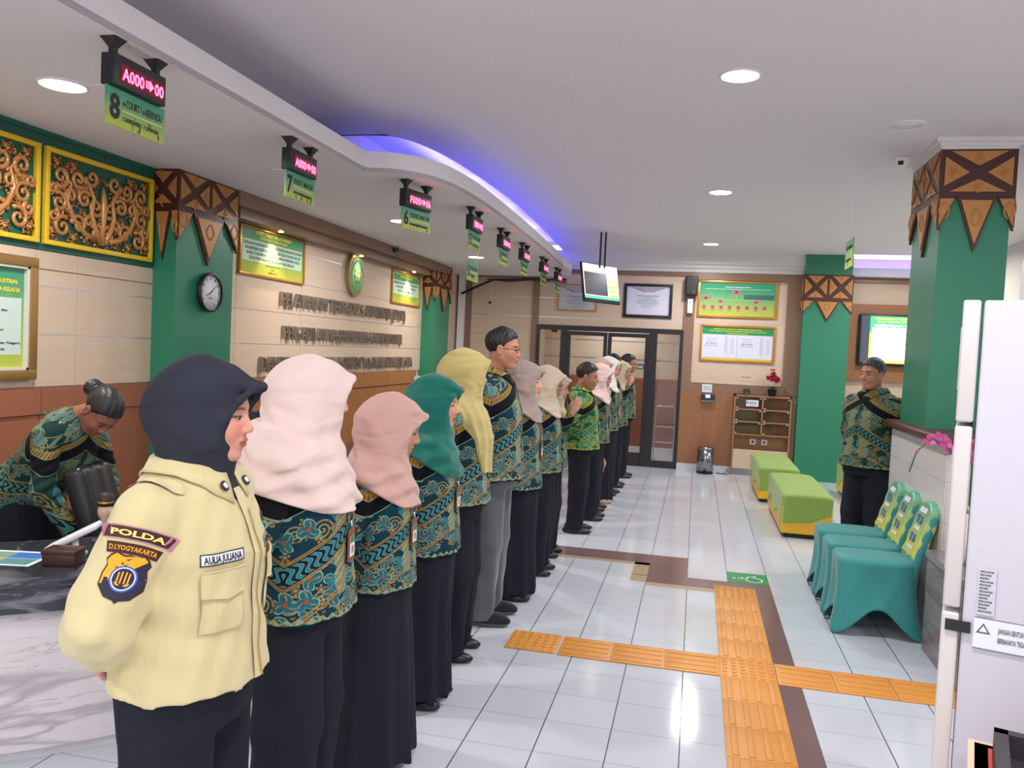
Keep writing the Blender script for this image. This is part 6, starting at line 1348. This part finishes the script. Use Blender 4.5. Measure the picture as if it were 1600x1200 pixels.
m.build('printing', [mat('print_green', C(120, 160, 130), .5), mat('print_blue', C(60, 110, 190), .5), mat('print_tan', C(176, 160, 130), .5), mat('print_teal', C(90, 140, 140), .5)], t)
t = thing('wooden_box', 'small dark brown wooden box on the desk behind the guard', 'box', (-2.43, 2.74, .735), math.radians(15)); m = MB(); m.box((-.065, -.045, 0), (.065, .045, .05), bev=.004); m.build('box_body', wood('wood_dark', C(78, 46, 36), C(60, 34, 28)), t); m = MB(); m.box((-.068, -.048, .045), (.068, .048, .062), bev=.003); m.build('box_lid', MATS['wood_dark'], t)
t = thing('card_reader', 'white slanted desk device resting on a small round foot', 'device', (-2.50, 2.88, .735), math.radians(25)); m = MB(xf=Matrix.Translation((0, 0, .06)) @ Matrix.Rotation(math.radians(-28), 4, 'Y')); m.box((-.11, -.05, 0), (.11, .05, .025), bev=.009); m.build('plate', WHITE, t); m = MB(); m.lathe([(.05, 0), (.045, .01), (.015, .02), (.012, .06)], 20); m.build('foot', WHITE, t)
t = thing('puppet_figure', 'small carved puppet head with a dark banded hat on the desk', 'figurine', (-2.52, 3.08, .735)); m = MB(); m.lathe([(.035, 0), (.03, .03), (.014, .05), (.014, .10)], 16); m.build('stand', MATS['wood_dark'], t)
V, Q = mesh_sdf(lambda P: smin(smin(ell(P, (0, 0, .145), (.032, .028, .040)), cap(P, (.02, 0, .145), (.045, 0, .135), .008, .006), .01), cap(P, (.0, 0, .10), (-.01, 0, .13), .016), .02), (-.05, -.05, .08), (.07, .05, .20), .003); np_mesh('face', V, Q, mat('puppet_skin', C(222, 186, 160), .4), t)
m = MB(); m.lathe([(.034, .165), (.033, .185), (.030, .215), (.020, .222)], 20, 0); m.lathe([(.0345, .178), (.0345, .186)], 20, 1, cap=False); m.build('hat', [mat('hat_dark', C(44, 32, 30), .5), GOLD], t)
# office chair behind the desk
t = thing('office_chair', 'black leather office chair with its back towards the desk, beside the clerk', 'office chair', (-2.80, 3.36, 0), math.radians(14)); LT = mat('black_leather', C(30, 31, 36), .3)
def cb(P): P = P@rot('y', -.30); q = np.abs(P-np.array([.25, 0, .76], f32))-np.array([.018, .13, .20], f32); return np.sqrt((np.maximum(q, 0)**2).sum(-1))+np.minimum(q.max(-1), 0)-.03+.004*np.sin(P[..., 1]*60)
V, Q = mesh_sdf(cb, (-.2, -.25, .45), (.6, .25, 1.15), .011); np_mesh('backrest', V, Q, LT, t); m = MB(); m.box((-.22, -.21, .42), (.20, .21, .50), bev=.03); m.build('seat', LT, t); m = MB(); m.tube([(0, 0, .06), (0, 0, .43)], .03, 12); m.build('column', DARKM, t)
for k in range(5): a = k*1.2566; m = MB(); m.tube([(0, 0, .08), (.26*math.cos(a), .26*math.sin(a), .05)], [.022, .015], 8); lg = m.build('leg', BLACK, t); m = MB(); m.lathe([(.025, -.012), (.028, 0), (.025, .012)], 12, 0, Matrix.Translation((.27*math.cos(a), .27*math.sin(a), .03)) @ Matrix.Rotation(math.pi/2, 4, 'X')); m.build('caster', BLACK, lg)
# service counter along the wall behind the row, with its papers
t = thing('service_counter', 'long low service counter behind the row of staff', 'counter', (-2.75, 7.2, 0)); m = MB(); m.box((-.30, -3.1, .72), (.30, 3.1, .76), bev=.006); m.build('counter_top', MARB, t); m = MB(); m.box((.18, -2.85, .05), (.24, 2.85, .72)); m.build('front_panel', WL, t); m = MB(); m.box((-.28, -2.85, 0), (.2, -2.78, .72)); m.box((-.28, 2.78, 0), (.2, 2.85, .72)); m.build('side_panel', WL, t)
def acry(x, y, z, w_, h_, label, lines, rz=0):
    t = thing('document_stand', label, 'document stand', (x, y, z), rz, 'white document stands on the counter'); m = MB(); m.box((-.04, -w_/2, 0), (.04, w_/2, .006)); m.build('base', WHITE, t); m = MB(); m.box((.0, -w_/2, .004), (.004, w_/2, h_)); s_ = m.build('sheet', PAPER, t)
    m = MB(xf=basis((.0045, -w_/2, 0), (0, 1, 0), (0, 0, 1))); [m.text(l, w_*.1, h_*.85-k*h_*.09, w_*.8*min(1, len(l)/16), h_*.035) for k, l in enumerate(lines)]; m.build('lettering', TEXTGREY, s_)
t = thing('monitor', 'black computer monitor on the counter behind the guard', 'monitor', (-2.66, 4.75, .76)); m = MB(); m.box((-.02, -.25, .12), (.02, .25, .46), bev=.006); m.build('screen', BLACK, t); m = MB(); m.lathe([(.10, 0), (.10, .012), (.02, .016), (.02, .16)], 20); m.build('foot', BLACK, t)
acry(-2.50, 4.30, .76, .22, .34, 'white document stand in front of the black monitor', ['LAYANAN', 'INFORMASI DAN', 'PENGADUAN', 'JAM KERJA'], math.radians(-40)); acry(-2.55, 6.35, .76, .22, .44, 'white document stand between the pink and rose hijabs', ['SYARAT', 'PENDAFTARAN', 'PERKARA']); acry(-2.55, 7.2, .76, .16, .62, 'white document stand showing above the rose hijab', ['BIAYA PERKARA', 'PERDATA'])
